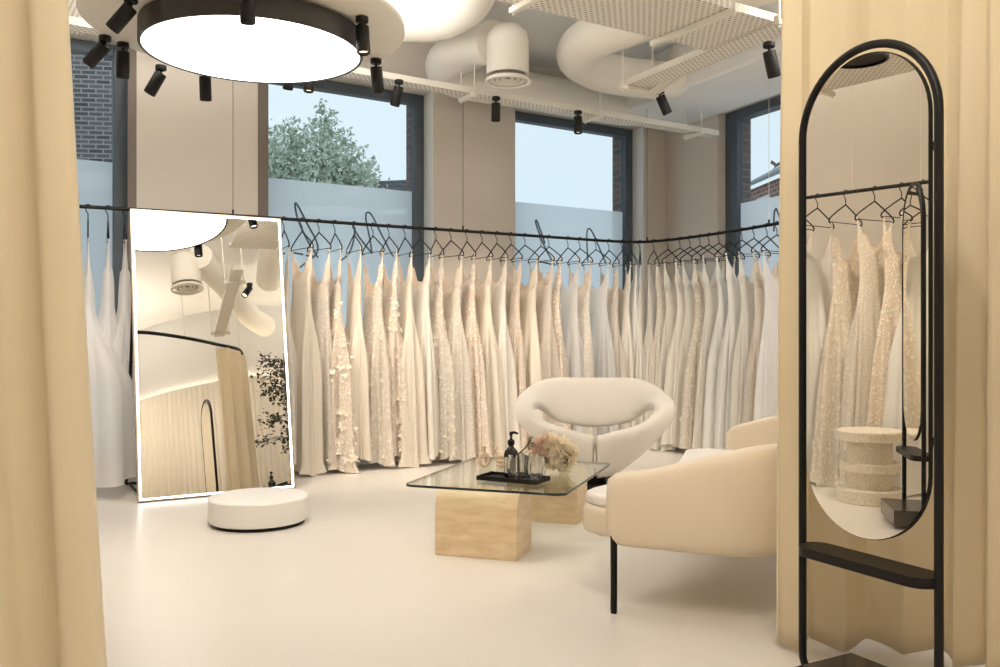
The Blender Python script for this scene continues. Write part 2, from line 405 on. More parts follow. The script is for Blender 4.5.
def wallseg(name, a, b, th, mt, z0=0, z1=CEIL):
    a, b = V(*a, 0), V(*b, 0); d = (b - a).normalized(); n = V(d.y, -d.x, 0) * th
    return tag(MB().prism([(a.x, a.y), (b.x, b.y), (b.x + n.x, b.y + n.y), (a.x + n.x, a.y + n.y)], z0, z1).build(name, mt, smooth=False), kind='structure')
wallseg('wall_left', (-2.95, 1.6), (-4.75, 5.45), -.15, M['wallw'])
wallseg('wall_front_left', (-2.7, -2.3), (-2.95, 1.6), -.15, M['wallw'])
wallseg('wall_front', (-2.8, -2.2), (1.75, -2.2), .15, M['wallw'])
# bulkhead along the side wall
Mx = frameM(U2, N2)
tag(MB().box((s2c + .35, 4.95, 3.30), (s2c + 8.0, D2 - .002, CEIL - .002), Mx).build('ceiling_bulkhead', M['ceil'], smooth=False, bevel=.02), kind='structure')

# fluted curved wall of the fitting area with its cove
fl = resample(catmull(FLUTE, 12), .0125)
def offset_path(pts, d):
    out = []
    for i, p in enumerate(pts):
        t = (pts[min(i + 1, len(pts) - 1)] - pts[max(i - 1, 0)]).normalized(); out.append(p + V(-t.y, t.x, 0) * d)
    return out
off = [.014 * abs(math.sin(i * .0125 / .075 * PI)) for i in range(len(fl))]
path = []
for i, p in enumerate(fl):
    t = (fl[min(i + 1, len(fl) - 1)] - fl[max(i - 1, 0)]).normalized(); path.append(p + V(t.y, -t.x, 0) * off[i])
def strip(name, pts, z0, z1, mt, th=.02, kind='structure', parent=None, ang=50):
    m = MB().grid(lambda i, j: (pts[i].x, pts[i].y, z0 if j == 0 else z1), len(pts), 2)
    o = m.build(name, mt, parent, smooth=True, ang=ang, solid=th)
    if kind and not parent: tag(o, kind=kind)
    return o
strip('wall_fluted', path, 0, 2.62, M['flute'])
back = offset_path(fl[::5], .22)
strip('wall_cove', back, 0, CEIL, M['ceil'], .03)
led = offset_path(fl[::5], .09)
strip('trim_3', led, 2.54, 2.585, M['cove'], .02)

# ---------------------------------------------------------------- outside
tag(MB().box((-40, 9, -.5), (60, 70, -.42)).build('ground', M['asphalt'], smooth=False), kind='structure')
# brick building seen through the first window
t = empty('brick_building', (-9.2, 19, -.5), math.radians(8)); tag(t, 'grey brick building across the street, seen through the first window', 'building')
MB().box((-7, 0, 0), (.78, 6, 13)).build('wall', M['brickfar'], t, smooth=False)
MB().box((.78, .05, 4.5), (1.3, 1.2, 13)).build('window_bay', M['frame'], t, smooth=False, bevel=.02)
MB().box((-7.2, -.15, 13), (1.4, 6.1, 13.3)).build('parapet', M['roofgrey'], t, smooth=False)
def leaf_cloud(blobs, n, size, m=None, seed=1, shell=.55):
    m = m or MB(); R = random.Random(seed)
    tot = sum(b[3] ** 2 for b in blobs)
    for bx, by, bz, br in blobs:
        for _ in range(int(n * br * br / tot)):
            d = V(R.gauss(0, 1), R.gauss(0, 1), R.gauss(0, 1)).normalized() * br * (shell + (1 - shell) * R.random()) * R.uniform(.8, 1.08)
            c = V(bx, by, bz) + d
            a = V(R.gauss(0, 1), R.gauss(0, 1), R.gauss(0, 1)).normalized(); b = a.cross(V(R.gauss(0, 1), R.gauss(0, 1), R.gauss(0, 1))).normalized()
            s = size * R.uniform(.6, 1.3)
            m.add([c - a * s, c + b * s * .5, c + a * s, c - b * s * .5], [(0, 1, 2, 3)])
    return m
t = empty('broadleaf_tree', (-3.3, 15.5, -.5)); tag(t, 'pale green leafy tree outside behind the second window', 'tree')
P = lambda px, py, Y: at_y(px, py, Y) - V(-3.3, 15.5, -.5)
bl = []
for px, py, rr in [(325, 118, .26), (318, 135, .38), (336, 140, .36), (328, 160, .6), (345, 170, .6), (300, 165, .6), (290, 128, .22), (294, 142, .3), (280, 160, .6), (268, 140, .35), (262, 155, .6), (312, 185, .8), (275, 185, .8), (350, 190, .7), (366, 172, .28), (372, 166, .12), (330, 205, .9), (290, 215, .9), (358, 184, .4), (250, 175, .7), (340, 225, .9), (322, 105, .12)]:
    p = P(px, py, 15.5 + rnd.uniform(-.5, .5)); bl.append((p.x, p.y, p.z, rr))
leaf_cloud(bl, 12000, .048, seed=4, shell=.3).build('foliage', M['leaf'], t, smooth=False)
tm = MB().tube([(0, 0, 0), (.05, 0, 2.2), (-.1, 0, 3.6), (.2, 0, 4.6)], [.2, .16, .09, .03], 8)
for px, py in [(290, 135), (268, 150), (345, 165), (326, 115)]:
    p = P(px, py, 15.5); tm.tube([(-.02, 0, 2.6), tuple(V(0, 0, 3.0).lerp(p, .5)), tuple(p)], [.07, .04, .012], 6)
tm.build('trunk', M['bark'], t)
# tiled roof house beyond
p0 = at_y(350, 190, 22)
t = empty('roofed_house', (p0.x, 22, -.5)); tag(t, 'house with a grey tiled roof behind the leafy tree', 'building')
MB().extr([(0, 0, 4.6), (3.4, 0, 4.9), (3.4, 2.5, 5.9), (0, 2.5, 5.75)], (0, 0, .08)).build('roof', M['rooft'], t, smooth=False)
MB().box((.1, .2, 0), (3.2, 5, 4.62)).build('wall', M['brickfar'], t, smooth=False)
# red brick terrace seen through the side window
p0 = at_y(752, 170, 24)
t = empty('brick_terrace', (p0.x + .3, 26, -.5), math.radians(-84)); tag(t, 'red brick terrace with white sash windows beyond the side window', 'building')
MB().box((0, 0, 0), (16, 6, 5.75)).build('wall', M['brickred'], t, smooth=False)
MB().extr([(-.2, -.25, 5.75), (16, -.25, 5.75), (16, 1.4, 6.6), (-.2, 1.4, 6.6)], (0, 0, .1)).build('roof', M['roofgrey'], t, smooth=False)
for k in range(6):
    w = MB().box((1.2 + k * 2.1, -.05, 3.9), (2.0 + k * 2.1, .05, 5.4)).build('window', M['farwhite'], t, smooth=False)
    MB().box((1.28 + k * 2.1, -.07, 4.0), (1.92 + k * 2.1, -.05, 5.3)).build('pane', M['frame'], w, smooth=False)

# ---------------------------------------------------------------- ceiling services
def duct(name, label, pts, r, per=10, cat='duct'):
    pts = catmull(pts, per); m = MB(); n = len(pts)
    rr = [r * (1 + .012 * ((i // 4) % 2)) for i in range(n)]
    m.tube(pts, rr, 28); return tag(m.build(name, M['duct'], smooth=True, ang=60), label, cat)
duct('air_duct', 'long round cream air duct running along the window wall below the ceiling',
     [V(-.05, 7.0, 3.42), V(-.2, 7.2, 3.45), V(-.45, 7.5, 3.42), V(-.40, 7.84, 3.38), V(.19, 8.22, 3.38), V(.89, 8.67, 3.38), V(1.24, 8.90, 3.38), V(1.38, 9.0, 3.45), V(1.42, 9.03, 3.74)], .17)
dt = empty('ceiling_diffuser', (.06, 6.88, 3.06)); tag(dt, 'round air diffuser under a short vertical duct stub above the armchair', 'air vent')
MB().lathe([(.12, .06), (.165, .06), (.165, .33), (.15, .39), (.10, .44), (.03, .46)], 36, caps=(0, 1)).build('duct_stub', M['duct'], dt, ang=60)
m = MB()
for r_, z_ in ((.178, 0), (.135, .012), (.095, .02), (.055, .026)):
    m.lathe([(r_, z_ + .0), (r_ + .003, z_ + .006), (r_ - .008, z_ + .03), (r_ - .028, z_ + .012), (r_ - .026, z_ + .006), (r_ , z_)], 40, caps=(0, 0))
m.build('diffuser_rings', M['tray'], dt, ang=70)
MB().lathe([(.0, .04), (.14, .04), (.14, .08), (0, .08)], 36).build('diffuser_core', M['jamb'], dt)
duct('air_duct', 'bent round cream duct turning back on itself beside the wide cable tray',
     [V(1.75, 8.15, 3.74), V(1.62, 8.05, 3.44), V(1.3, 7.95, 3.40), V(.88, 7.72, 3.4), V(.64, 7.3, 3.4), V(.72, 6.85, 3.4), V(1.0, 6.45, 3.4), V(1.5, 5.9, 3.4), V(2.2, 5.2, 3.4), V(3.2, 4.3, 3.4)], .17)
duct('air_duct', 'curved round cream duct behind the spotlight plate near the window wall',
     [V(-1.9, 6.1, 3.52), V(-1.3, 6.35, 3.50), V(-.85, 6.62, 3.48), V(-.45, 6.62, 3.48), V(-.22, 6.3, 3.5), V(-.1, 5.7, 3.52), V(.3, 4.9, 3.52), V(1.0, 4.1, 3.52), V(1.8, 3.2, 3.52)], .165)

def tray(name, label, a, b, w, perf, wires=(), lip=.05, cross=()):
    a, b = V(*a), V(*b); L = (b - a).length; rz = math.atan2((b - a).y, (b - a).x)
    t = empty(name, a, rz); tag(t, label, 'cable tray')
    MB().box((0, -w / 2, 0), (L, w / 2, .003)).build('perforated_base', perf, t, smooth=False)
    m = MB(); m.box((0, -w / 2 - .002, 0), (L, -w / 2 + .003, lip)).build('side_rail', perf, t, smooth=False)
    m = MB(); m.box((0, w / 2 - .003, 0), (L, w / 2 + .002, lip)).build('side_rail', perf, t, smooth=False)
    for x in wires:
        m = MB(); m.box((x - .02, -w / 2 - .06, -.035), (x + .02, w / 2 + .06, -.002)).build('support_channel', M['tray'], t, smooth=False, bevel=.004)
        for y in (-w / 2 - .04, w / 2 + .04):
            MB().tube([(x, y, -.05), (x, y, CEIL - a.z - .002)], .006, 6).build('drop_rod', M['tray'], t)
    return t
def wp(px, d, z):
    r = V((px - 500) / F, 1, 0); p = r * (d / r.dot(N1)); return V(p.x, p.y, z)
ta, tb = wp(60, 6.2, 3.05), wp(714, 6.2, 3.05)
tray('cable_tray', 'long narrow perforated cable tray hanging along the tops of the windows', ta, tb, .13, M['perf2'], (.6, 3.0, 4.3, 5.55))
A0 = at_y(552, 3, 5.05); A1 = at_y(760, 34, 5.05)
za = 3.0
def tz(px, py, z): return at_z(px, py, z)
tray('cable_tray', 'wide perforated cable tray crossing the ceiling near the fitting area curtain', tz(470, -32, 3.02), tz(742, 38, 3.02), .62, M['perf'], (.5, 1.6))
tray('cable_tray', 'perforated cable tray running back to the side wall with spotlights under it', tz(800, 22, 3.0), tz(632, 90, 3.0), .2, M['perf2'], (.03, 1.62))
tray('cable_tray', 'short perforated cable tray in the corner above the first window', tz(68, 34, 3.1), tz(92, -16, 3.1), .16, M['perf2'], (.2,))
tray('cable_tray', 'wide perforated cable tray by the left wall, seen only in the arched mirror', (-2.85, 4.1, 2.92), (-2.3, 2.4, 2.92), .55, M['perf'], (.4, 1.4))
t = empty('round_downlight', (-1.98, 3.22, 2.81)); tag(t, 'small round black ceiling light, seen at the top of the arched mirror', 'ceiling lamp')
MB().lathe([(.15, 0), (.165, 0), (.165, .05), (0, .05)], 48, caps=(0, 1)).build('rim', M['black'], t, ang=40)
MB().lathe([(0, .012), (.15, .012), (.15, .02), (0, .02)], 48).build('diffuser', M['blackm'], t, ang=40)
MB().tube([(0, 0, .05), (0, 0, CEIL - 2.81 - .002)], .006, 6).build('suspension_rod', M['black'], t)
# conduits / cables lying in the trays
m = MB()
for k in range(3):
    a, b = tz(700 + k * 4, 62 - k, 3.03), tz(640 + k * 4, 92, 3.03)
    m.tube(catmull([a, a.lerp(b, .4) + V(.04 * k, .03, .05), a.lerp(b, .7) + V(-.03, .02 * k, -.06), b], 6), .012, 6)
tag(m.build('cable_bundle', M['tray']), 'loose cream cables looping under the side cable tray', 'cable')
m = MB().tube([(.3, 6.0, CEIL - .03), (1.0, 5.2, CEIL - .03)], .012, 6)
tag(m.build('ceiling_conduit', M['tray']), 'thin pale conduit fixed flat across the ceiling', 'conduit')

t2 = copy_tree(dt); t2.location = (.45, 3.2, 3.06); tag(t2, 'round air diffuser near the curtain rail, seen only in the lit mirror', 'air vent')
duct('air_duct', 'straight round cream duct over the sofa, seen only in the lit mirror', [V(.5, 3.38, 3.42), V(.75, 3.25, 3.4), V(1.4, 2.92, 3.36), V(2.1, 2.5, 3.33), V(2.6, 2.3, 3.33)], .15)
tray('cable_tray', 'slim white service channel over the curtain rail, seen only in the lit mirror', (.30, 4.15, 2.92), (1.55, 2.48, 2.92), .12, M['tray'], (.3, 1.9))
# lamp and plate
LC = V(-1.3705, 4.897, 0)
t = empty('ceiling_disc', (LC.x - .03, LC.y, 2.79)); tag(t, 'large white suspended disc carrying the round ceiling lamp and spotlights', 'ceiling disc')
MB().lathe([(0, 0), (.85, 0), (.865, .012), (.865, .045), (.85, .055), (0, .055)], 96).build('disc', M['tray'], t, ang=60)
for k in range(4):
    a = k * PI / 2 + .6; MB().tube([(.6 * math.cos(a), .6 * math.sin(a), .05), (.6 * math.cos(a), .6 * math.sin(a), CEIL - 2.79 - .002)], .005, 6).build('suspension_rod', M['tray'], t)
t = empty('round_ceiling_lamp', (LC.x, LC.y, 2.66)); tag(t, 'big round flat lamp with a black rim glowing white under the ceiling disc', 'ceiling lamp')
MB().lathe([(.583, .0), (.597, -.002), (.60, .004), (.60, .115), (.58, .125), (0.02, .125)], 96, caps=(0, 1)).build('rim', M['lampside'], t, ang=50)
MB().lathe([(0.001, .006), (.55, .002), (.584, .004), (.584, .02), (.001, .02)], 96).build('diffuser', M['lamp'], t, ang=60)

def make_spot():
    t = empty('spotlight')
    MB().lathe([(0, 0), (.032, 0), (.034, -.004), (.034, -.026), (.03, -.03), (0, -.03)], 24).build('mount', M['spot'], t, ang=40)
    MB().tube([(0, 0, -.025), (0, 0, -.055)], .008, 8).build('swivel', M['spot'], t)
    b = MB().lathe([(0, .0), (.034, .0), (.037, -.004), (.037, -.145), (.034, -.15), (.031, -.146), (.031, -.13), (0, -.13)], 28).build('barrel', M['spot'], t, ang=40)
    b.location = (0, 0, -.05)
    MB().lathe([(0.0, -.128), (.030, -.128), (.030, -.132), (0, -.132)], 24).build('lens', M['spotlens'], b)
    return t, b
sp0 = make_spot()
spots = [  # px, y of mount top, mount height, tilt dir (toward +x), tilt
    (131, None, 4.42, 'plate', 38, 1), (105, None, 5.0, 'plate', 45, 1), (123, None, 5.12, 'plate', 3, 0), (161, None, 5.55, 'plate', 28, 1), (205, None, 5.62, 'plate', 0, 0),
    (247, None, 4.22, 'plate', 0, 0), (362, None, 4.70, 'plate', -4, 1), (376, None, 5.42, 'plate', -5, 1),
    (290, None, None, 'tray', 8, 1), (309, None, None, 'tray', 0, 0), (399, None, None, 'tray', 14, 1), (496, None, None, 'tray', 1, 0), (578, None, None, 'tray', 0, 0),
    (660, None, 6.85, 'side', -25, 1), (769, None, 5.05, 'side', -14, 1)]
names = ['upper black spotlight tilted beside the curtain edge of the disc', 'strongly tilted black spotlight on the outer edge of the disc', 'upright black spotlight hanging in front of the first window frame',
         'small tilted black spotlight behind the disc above the wall pier', 'straight black spotlight hanging in front of the wall pier behind the lamp',
         'straight black spotlight hanging in front of the glowing round lamp', 'black spotlight on the disc just beside the black lamp rim', 'black spotlight at the disc edge in front of the window top',
         'slightly tilted black spotlight below the lamp over the tree, first of a pair', 'upright black spotlight below the lamp over the tree, second of a pair',
         'tilted black spotlight on the long tray at the second window frame', 'black spotlight on the long tray in front of the wall between windows', 'black spotlight on the long tray in front of the third window',
         'tilted black spotlight under the end of the side cable tray', 'black spotlight beside the top of the curtain with the arched mirror']
SPOT_POS = []
for i, (px, _, Y, where, tilt, k) in enumerate(spots):
    if where == 'plate': p = V((px - 500) / F * Y, Y, 2.79)
    elif where == 'tray': p = wp(px, 6.12, 3.049 if i != 8 else 3.049)
    else: p = V((px - 500) / F * Y, Y, 2.998)
    if where == 'side' and i == 14: p.z = 1.1 + (334 - 43) / F * Y
    o = sp0[0] if i == 0 else copy_tree(sp0[0])
    o.location = p; tag(o, names[i], 'spotlight', 'black spotlights under the ceiling')
    b = [c for c in o.children if c.name.startswith('barrel')][0]
    b.rotation_euler = (math.radians(6 if i % 3 else -5), math.radians(tilt), 0)
    SPOT_POS.append(p)
    if i in (1,): o.location.z -= .0

o = copy_tree(sp0[0]); o.location = (.80, 3.82, 2.998); tag(o, 'black spotlight over the sofa, seen only in the lit mirror', 'spotlight', 'black spotlights under the ceiling')

# ---------------------------------------------------------------- clothes rail
RZ = 2.0
rpx = [(45, 205), (160, 211.5), (279, 219), (380, 226), (470, 232), (560, 238.2), (610, 241.6), (640, 242.5), (668, 240.5), (700, 236.5), (740, 230.5), (778, 224)]
rail = [at_z(x, y, RZ) for x, y in rpx]
rail = catmull(rail + [V(2.62, 6.45, RZ), V(3.05, 5.55, RZ), V(3.5, 4.6, RZ)], 10)
t = empty('clothes_rail', (rail[0].x, rail[0].y, RZ)); tag(t, 'long black clothes rail hung on wires along the windows, bending at the corner', 'clothes rail')
o0 = t.location.copy()
MB().tube([p - o0 for p in rail], .0135, 14).build('rod', M['black'], t)
def rail_px(px):
    best = None
    for a, b in zip(rail, rail[1:]):
        xa, xb = 500 + F * a.x / a.y, 500 + F * b.x / b.y
        if (xa - px) * (xb - px) <= 0:
            k = (px - xa) / (xb - xa); return a.lerp(b, k), (b - a).normalized()
for px in (62, 233, 463, 647, 769):
    p, _ = rail_px(px); q = p - o0
    MB().tube([q + V(0, 0, .012), q + V(0, 0, CEIL - RZ - .002)], .0022, 5).build('suspension_wire', M['tray'] if px > 700 else M['black'], t)
    MB().lathe([(0, .0), (.008, 0), (.008, .035), (0, .035)], 10, c=tuple(q + V(0, 0, .01))).build('wire_clamp', M['black'], t)
# second rail on the side wall, mirrored in the arched mirror
RZ2 = 2.14
r2a, r2b = V(-3.18, 4.25, RZ2), V(-2.77, 2.93, RZ2)
t = empty('clothes_rail', r2a); tag(t, 'short black clothes rail on the side wall, mirrored in the arched mirror', 'clothes rail')
MB().tube([V(0, 0, 0), r2b - r2a], .0135, 14).build('rod', M['black'], t)
for k in (.1, .6, .96):
    q = (r2b - r2a) * k; MB().tube([q, q + V(0, 0, CEIL - RZ2 - .002)], .0022, 5).build('suspension_wire', M['tray'], t)

# hanger: hook passes over the rod at the origin; x = across
def make_hanger():
    t = empty('clothes_hanger')
    hook = [(0, .0165 * math.cos(a) * -1, .0165 * math.sin(a)) for a in [math.radians(d) for d in range(-40, 181, 20)]]
    hook = [(0, .018 * math.cos(math.radians(d)), .018 * math.sin(math.radians(d))) for d in range(-30, 200, 20)] + [(0, -.012, -.03), (0, 0, -.05), (0, 0, -.095)]
    MB().tube(hook, .0036, 8).build('hook', M['black'], t)
    m = MB()
    m.tube(catmull([(0, 0, -.09), (.09, 0, -.14), (.17, 0, -.19), (.195, 0, -.215), (.188, 0, -.235), (.165, 0, -.228)], 4), .0052, 8)
    m.tube(catmull([(0, 0, -.09), (-.09, 0, -.14), (-.17, 0, -.19), (-.195, 0, -.215), (-.188, 0, -.235), (-.165, 0, -.228)], 4), .0052, 8)
    m.build('arms', M['black'], t)
    MB().tube([(-.18, 0, -.228), (.18, 0, -.228)], .0032, 6).build('bar', M['black'], t)
    return t
hanger0 = make_hanger(); hang_used = [False]
ORD = ['first', 'second', 'third', 'fourth', 'fifth', 'sixth', 'seventh', 'eighth', 'ninth', 'tenth', 'eleventh', 'twelfth', 'thirteenth', 'fourteenth', 'fifteenth', 'sixteenth', 'seventeenth', 'eighteenth', 'nineteenth', 'twentieth']

def sm(t): t = max(0, min(1, t)); return t * t * (3 - 2 * t)
def dress_mesh(R, hang, style, flare=.30, thick=.055, hem=.0, wide=.175, folds=5, clear_bodice=False, seg=84, rows=46, train=0):
    """hang = height of rod above the floor. Local x across, y along the rod. Origin at floor."""
    top = hang - R.uniform(.215, .235)     # tips of the straps at the hanger ends
    neck = top - R.uniform(.20, .27)
    waist = neck - R.uniform(.20, .28)
    ph = [R.uniform(0, 6.28) for _ in range(6)]
    n1, n2, n3 = folds, folds * 2 + 1, folds * 3 + 2
    lean = R.uniform(-.03, .03)
    vdepth = R.uniform(.02, .10)
    side = R.choice([-1, 1])
    pw = R.uniform(.9, 2.2); c0 = R.uniform(.15, .45)
    def top_z(a):                          # rises to the straps at both ends, dips in the middle front and back
        c = abs(math.cos(a)); k = max(0, (c - c0) / (1 - c0)) ** pw
        return neck + (top - neck) * k - vdepth * (1 - c) ** 1.5 * (1.0 if math.sin(a) * side > 0 else .3)
    hemw = [R.uniform(.0, 1) for _ in range(8)]
    def fn(i, j):
        a = 2 * PI * i / seg; v = j / (rows - 1)
        tz_ = top_z(a)
        hz = hem + .035 * (.5 + .5 * math.sin(3 * a + ph[3])) * (1 if not train else .4) + .0
        z = tz_ + (hz - tz_) * v
        if z > waist:
            k = sm((top - z) / (top - waist)); hw = wide * (1.0 - .16 * k) - (.045 if z > neck else 0) * 0; ht = .022 + .022 * k
            if z > neck: hw = wide * 1.0; ht = .020 - .012 * sm((z - neck) / (top - neck))
        else:
            k = (waist - z) / waist
            hw = wide * .84 + (flare - wide * .84) * (k ** .75); ht = .044 + (thick - .044) * sm(k * 2.2) + .02 * k
        A = .0 if z > waist else sm((waist - z) / .5)
        f = .5 * math.sin(n1 * a + ph[0] + .9 * math.sin(2 * v + ph[1])) + .32 * math.sin(n2 * a + ph[2]) + .18 * math.sin(n3 * a + ph[4] + v)
        f = f * (.8 + .5 * v)
        c, s_ = math.cos(a), math.sin(a)
        x = hw * c * (1 + .10 * A * f); y = ht * s_
        nx, ny = c * .35, s_
        y += A * .034 * f * (1 if s_ >= 0 else -1) * min(1, abs(s_) * 3)
        x += A * .022 * f * c
        if z < .10:                         # fabric breaks on the floor
            q = (.10 - z) / .10; x *= 1 + .06 * q; y *= 1 + .25 * q * (.4 + abs(f))
        if train and c < 0: x -= train * sm((waist * .6 - z) / (waist * .6)) * abs(c)
        y += lean * v
        z += .004 * math.sin(9 * a)
        return (x, y, max(z, .004))
    return MB().grid(fn, seg, rows, wrap=True), dict(top=top, top_z=top_z, neck=neck, waist=waist, lean=lean, vd=vdepth, fn=fn, seg=seg, rows=rows, wide=wide, flare=flare)

def flowers(R, info, n, size, zmax=1.2, bias=1.0):
    m = MB(); fn, seg, rows = info['fn'], info['seg'], info['rows']
    for _ in range(n):
        i = R.randrange(seg); v = 1 - (R.random() ** bias) * .75; j = int(v * (rows - 2))
        p = V(*fn(i, j)); q = V(*fn((i + 1) % seg, j)); w = V(*fn(i, j + 1))
        nn = (q - p).cross(w - p)
        if nn.length < 1e-9: continue
        nn.normalize()
        if nn.dot(V(p.x * .1, p.y, 0)) < 0: nn = -nn
        tx = (q - p).normalized(); ty = nn.cross(tx)
        s = size * R.uniform(.6, 1.25) * (.75 + .5 * v); c = p + nn * .004; a0 = R.uniform(0, 6)
        for k in range(5):
            a = a0 + 2 * PI * k / 5; da = .5
            d = tx * math.cos(a) + ty * math.sin(a); l = tx * math.cos(a - da) + ty * math.sin(a - da); r_ = tx * math.cos(a + da) + ty * math.sin(a + da)
            pts = [c, c + l * s * .6 + nn * s * .25, c + d * s + nn * s * .45, c + r_ * s * .6 + nn * s * .25]
            for pt in pts: pt.z = max(pt.z, .004)
            m.add(pts, [(0, 1, 2, 3)])
    return m

STY = {  # material, lining?, folds, words
    'satin': ('satin', 'plain ivory satin gown'), 'satinc': ('satinc', 'cream satin gown with deep folds'), 'satinw': ('satinw', 'smooth white satin gown'),
    'tulle': ('tulle', 'cool white sheer tulle gown'), 'tullei': ('tullei', 'ivory sheer tulle gown'), 'tullen': ('tullen', 'blush tulle gown'),
    'lace': ('lace', 'ivory lace gown'), 'lacef': ('lacef', 'fine patterned lace gown'), 'lacen': ('lacen', 'nude gown under white lace'),
    'floral': ('lacen', 'nude gown covered in raised white flowers'), 'sequin': ('sequin', 'nude sequinned gown'), 'glitter': ('glitter', 'pale glittering tulle gown')}
def dress(rp, tan, rz_rail, style, where, group, R, twist=0, **kw):
    """hang a gown and its hanger from the rail at point rp"""
    hz = rp.z; ang = math.atan2(tan.y, tan.x) - PI / 2 + twist
    h = hanger0 if not hang_used[0] else copy_tree(hanger0); hang_used[0] = True
    h.location = rp; h.rotation_euler = (0, 0, ang)
    mk, words = STY[style]
    tag(h, 'thin black clothes hanger holding the ' + where, 'hanger', 'black clothes hangers on the rails')
    t = empty('wedding_dress', (rp.x, rp.y, 0), ang)
    tag(t, words + ', ' + where, 'dress', group)
    mb, info = dress_mesh(R, hz, style, **kw)
    # skirt and bodice are one cloth; the lining shows inside the neckline
    mb.build('gown', M[mk], t, ang=180)
    w = info['wide']; z0 = info['waist'] + .10; z1 = info['neck'] - .02
    if style in ('satin', 'satinc', 'floral', 'lacen', 'sequin', 'tullen', 'lace', 'lacef', 'glitter'):
        tzf = info['top_z']
        lm = MB().grid(lambda i, j: (w * .80 * math.cos(2 * PI * i / 40), .010 * math.sin(2 * PI * i / 40) + info['lean'] * .1, z0 + (min(tzf(2 * PI * i / 40) + .05 * abs(math.sin(2 * PI * i / 40)), info['top'] - .08) - .02 - z0) * j / 4), 40, 5, wrap=True)
        lm.build('lining', M['nude'], t)
    for sx in (-1, 1):                      # strap loops over the hanger ends
        m = MB(); zt = info['top']
        m.add([V(sx * (w - .012), -.006, zt - .03), V(sx * (w + .004), -.006, zt - .03), V(sx * (w + .006), 0, zt + .02), V(sx * (w - .01), 0, zt + .02)], [(0, 1, 2, 3)])
        m.add([V(sx * (w - .012), .006, zt - .03), V(sx * (w + .004), .006, zt - .03), V(sx * (w + .006), 0, zt + .02), V(sx * (w - .01), 0, zt + .02)], [(0, 1, 2, 3)])
        m.build('strap', M['tullei' if style in ('tulle', 'glitter') else mk], t, smooth=False, solid=.002)
    if style == 'floral':
        flowers(R, info, 300, .03, bias=1.5).build('flower_applique', M['wax'], t, smooth=False)
    if style in ('lacen', 'sequin') :
        flowers(R, info, 130, .016, bias=1.2).build('beaded_applique', M['petal'], t, smooth=False)
    if style == 'lace':
        flowers(R, info, 150, .018, bias=1.8).build('lace_applique', M['wax'], t, smooth=False)
    return t

R = random.Random(21)
G = 'wedding gowns hanging on the rails'
seq = [(284, 'satin'), (302, 'satinc'), (319, 'lacef'), (335, 'floral'), (354, 'satinc'), (373, 'lace'), (389, 'floral'), (405, 'satinc'), (420, 'satin'), (436, 'lace'), (451, 'lacef'),
       (467, 'lacen'), (482, 'satinc'), (497, 'satin'), (511, 'sequin'), (525, 'satinc'), (541, 'glitter'), (549, 'lacen'), (568, 'tulle')]
for k, (px, st) in enumerate(seq):
    p, tn = rail_px(px)
    dress(p, tn, 0, st, ORD[k] + ' hanging gown after the lit mirror', G, R, twist=R.uniform(-.14, .14), hem=R.choice([0, 0, .03, .07]), folds=R.choice([4, 5, 6]), flare=R.uniform(.22, .28), thick=R.uniform(.08, .11))
seq = [(580, 'lacef'), (596, 'tulle'), (609, 'glitter'), (622, 'satin'), (631, 'satinw'), (640, 'tullei')]
for k, (px, st) in enumerate(seq):
    p, tn = rail_px(px)
    dress(p, tn, 0, st, ORD[len(seq) - 1 - k] + ' hanging gown before the rail bends', G, R, twist=R.uniform(-.14, .14), hem=R.choice([0, 0, .03, .07]), folds=R.choice([4, 5, 6]), flare=R.uniform(.22, .26), thick=R.uniform(.07, .09))
seq = [(654, 'tullei'), (668, 'lacef'), (680, 'tullei'), (690, 'satin'), (700, 'tullei'), (709, 'lace'), (719, 'tullei'), (730, 'satinw'), (742, 'satinw'), (754, 'tullei'), (767, 'glitter'), (777, 'tulle')]
for k, (px, st) in enumerate(seq):
    p, tn = rail_px(px)
    dress(p, tn, 0, st, ORD[k] + ' hanging gown after the rail bends', G, R, twist=R.uniform(-.3, .3), hem=R.choice([0, 0, .03, .06]), folds=R.choice([4, 5, 6]), flare=R.uniform(.23, .28), thick=R.uniform(.07, .09))
for px, st, wd, fl_ in ((88, 'tulle', 'beside the cream curtain edge', .60), (108, 'tulle', 'midway between cream curtain and lit mirror', .30), (125, 'tulle', 'just behind the lit mirror edge', .26)):
    p, tn = rail_px(px)
    dress(p, tn, 0, st, 'sheer gown ' + wd, G, R, folds=6, flare=fl_, thick=.34 if px == 88 else .17, hem=.08 if px == 88 else (.9 if px == 125 else .75))
for k, (q, st) in enumerate(((1.0, 'satinw'), (.89, 'lacen'), (.745, 'lacef'), (.58, 'lace'), (.41, 'satinw'), (.27, 'tullei'))):
    p = r2b.lerp(r2a, 1 - q) if False else r2a.lerp(r2b, q * .97)
    dress(p, (r2b - r2a).normalized(), 0, st, ORD[k] + ' gown from the free end of the side rail', G, R, twist=R.uniform(.1, .5), folds=5, flare=.30, thick=.10)

# ---------------------------------------------------------------- lit leaning mirror
mx, my, mphi, mth, MW, ML = -2.3396, 5.7033, .5295, .1803, 1.0263, 1.9665
t = empty('lit_floor_mirror', (mx, my, 0.012), rot=(0, 0, mphi)); tag(t, 'tall rectangular floor mirror leaning back, edged by a glowing white light strip', 'mirror')
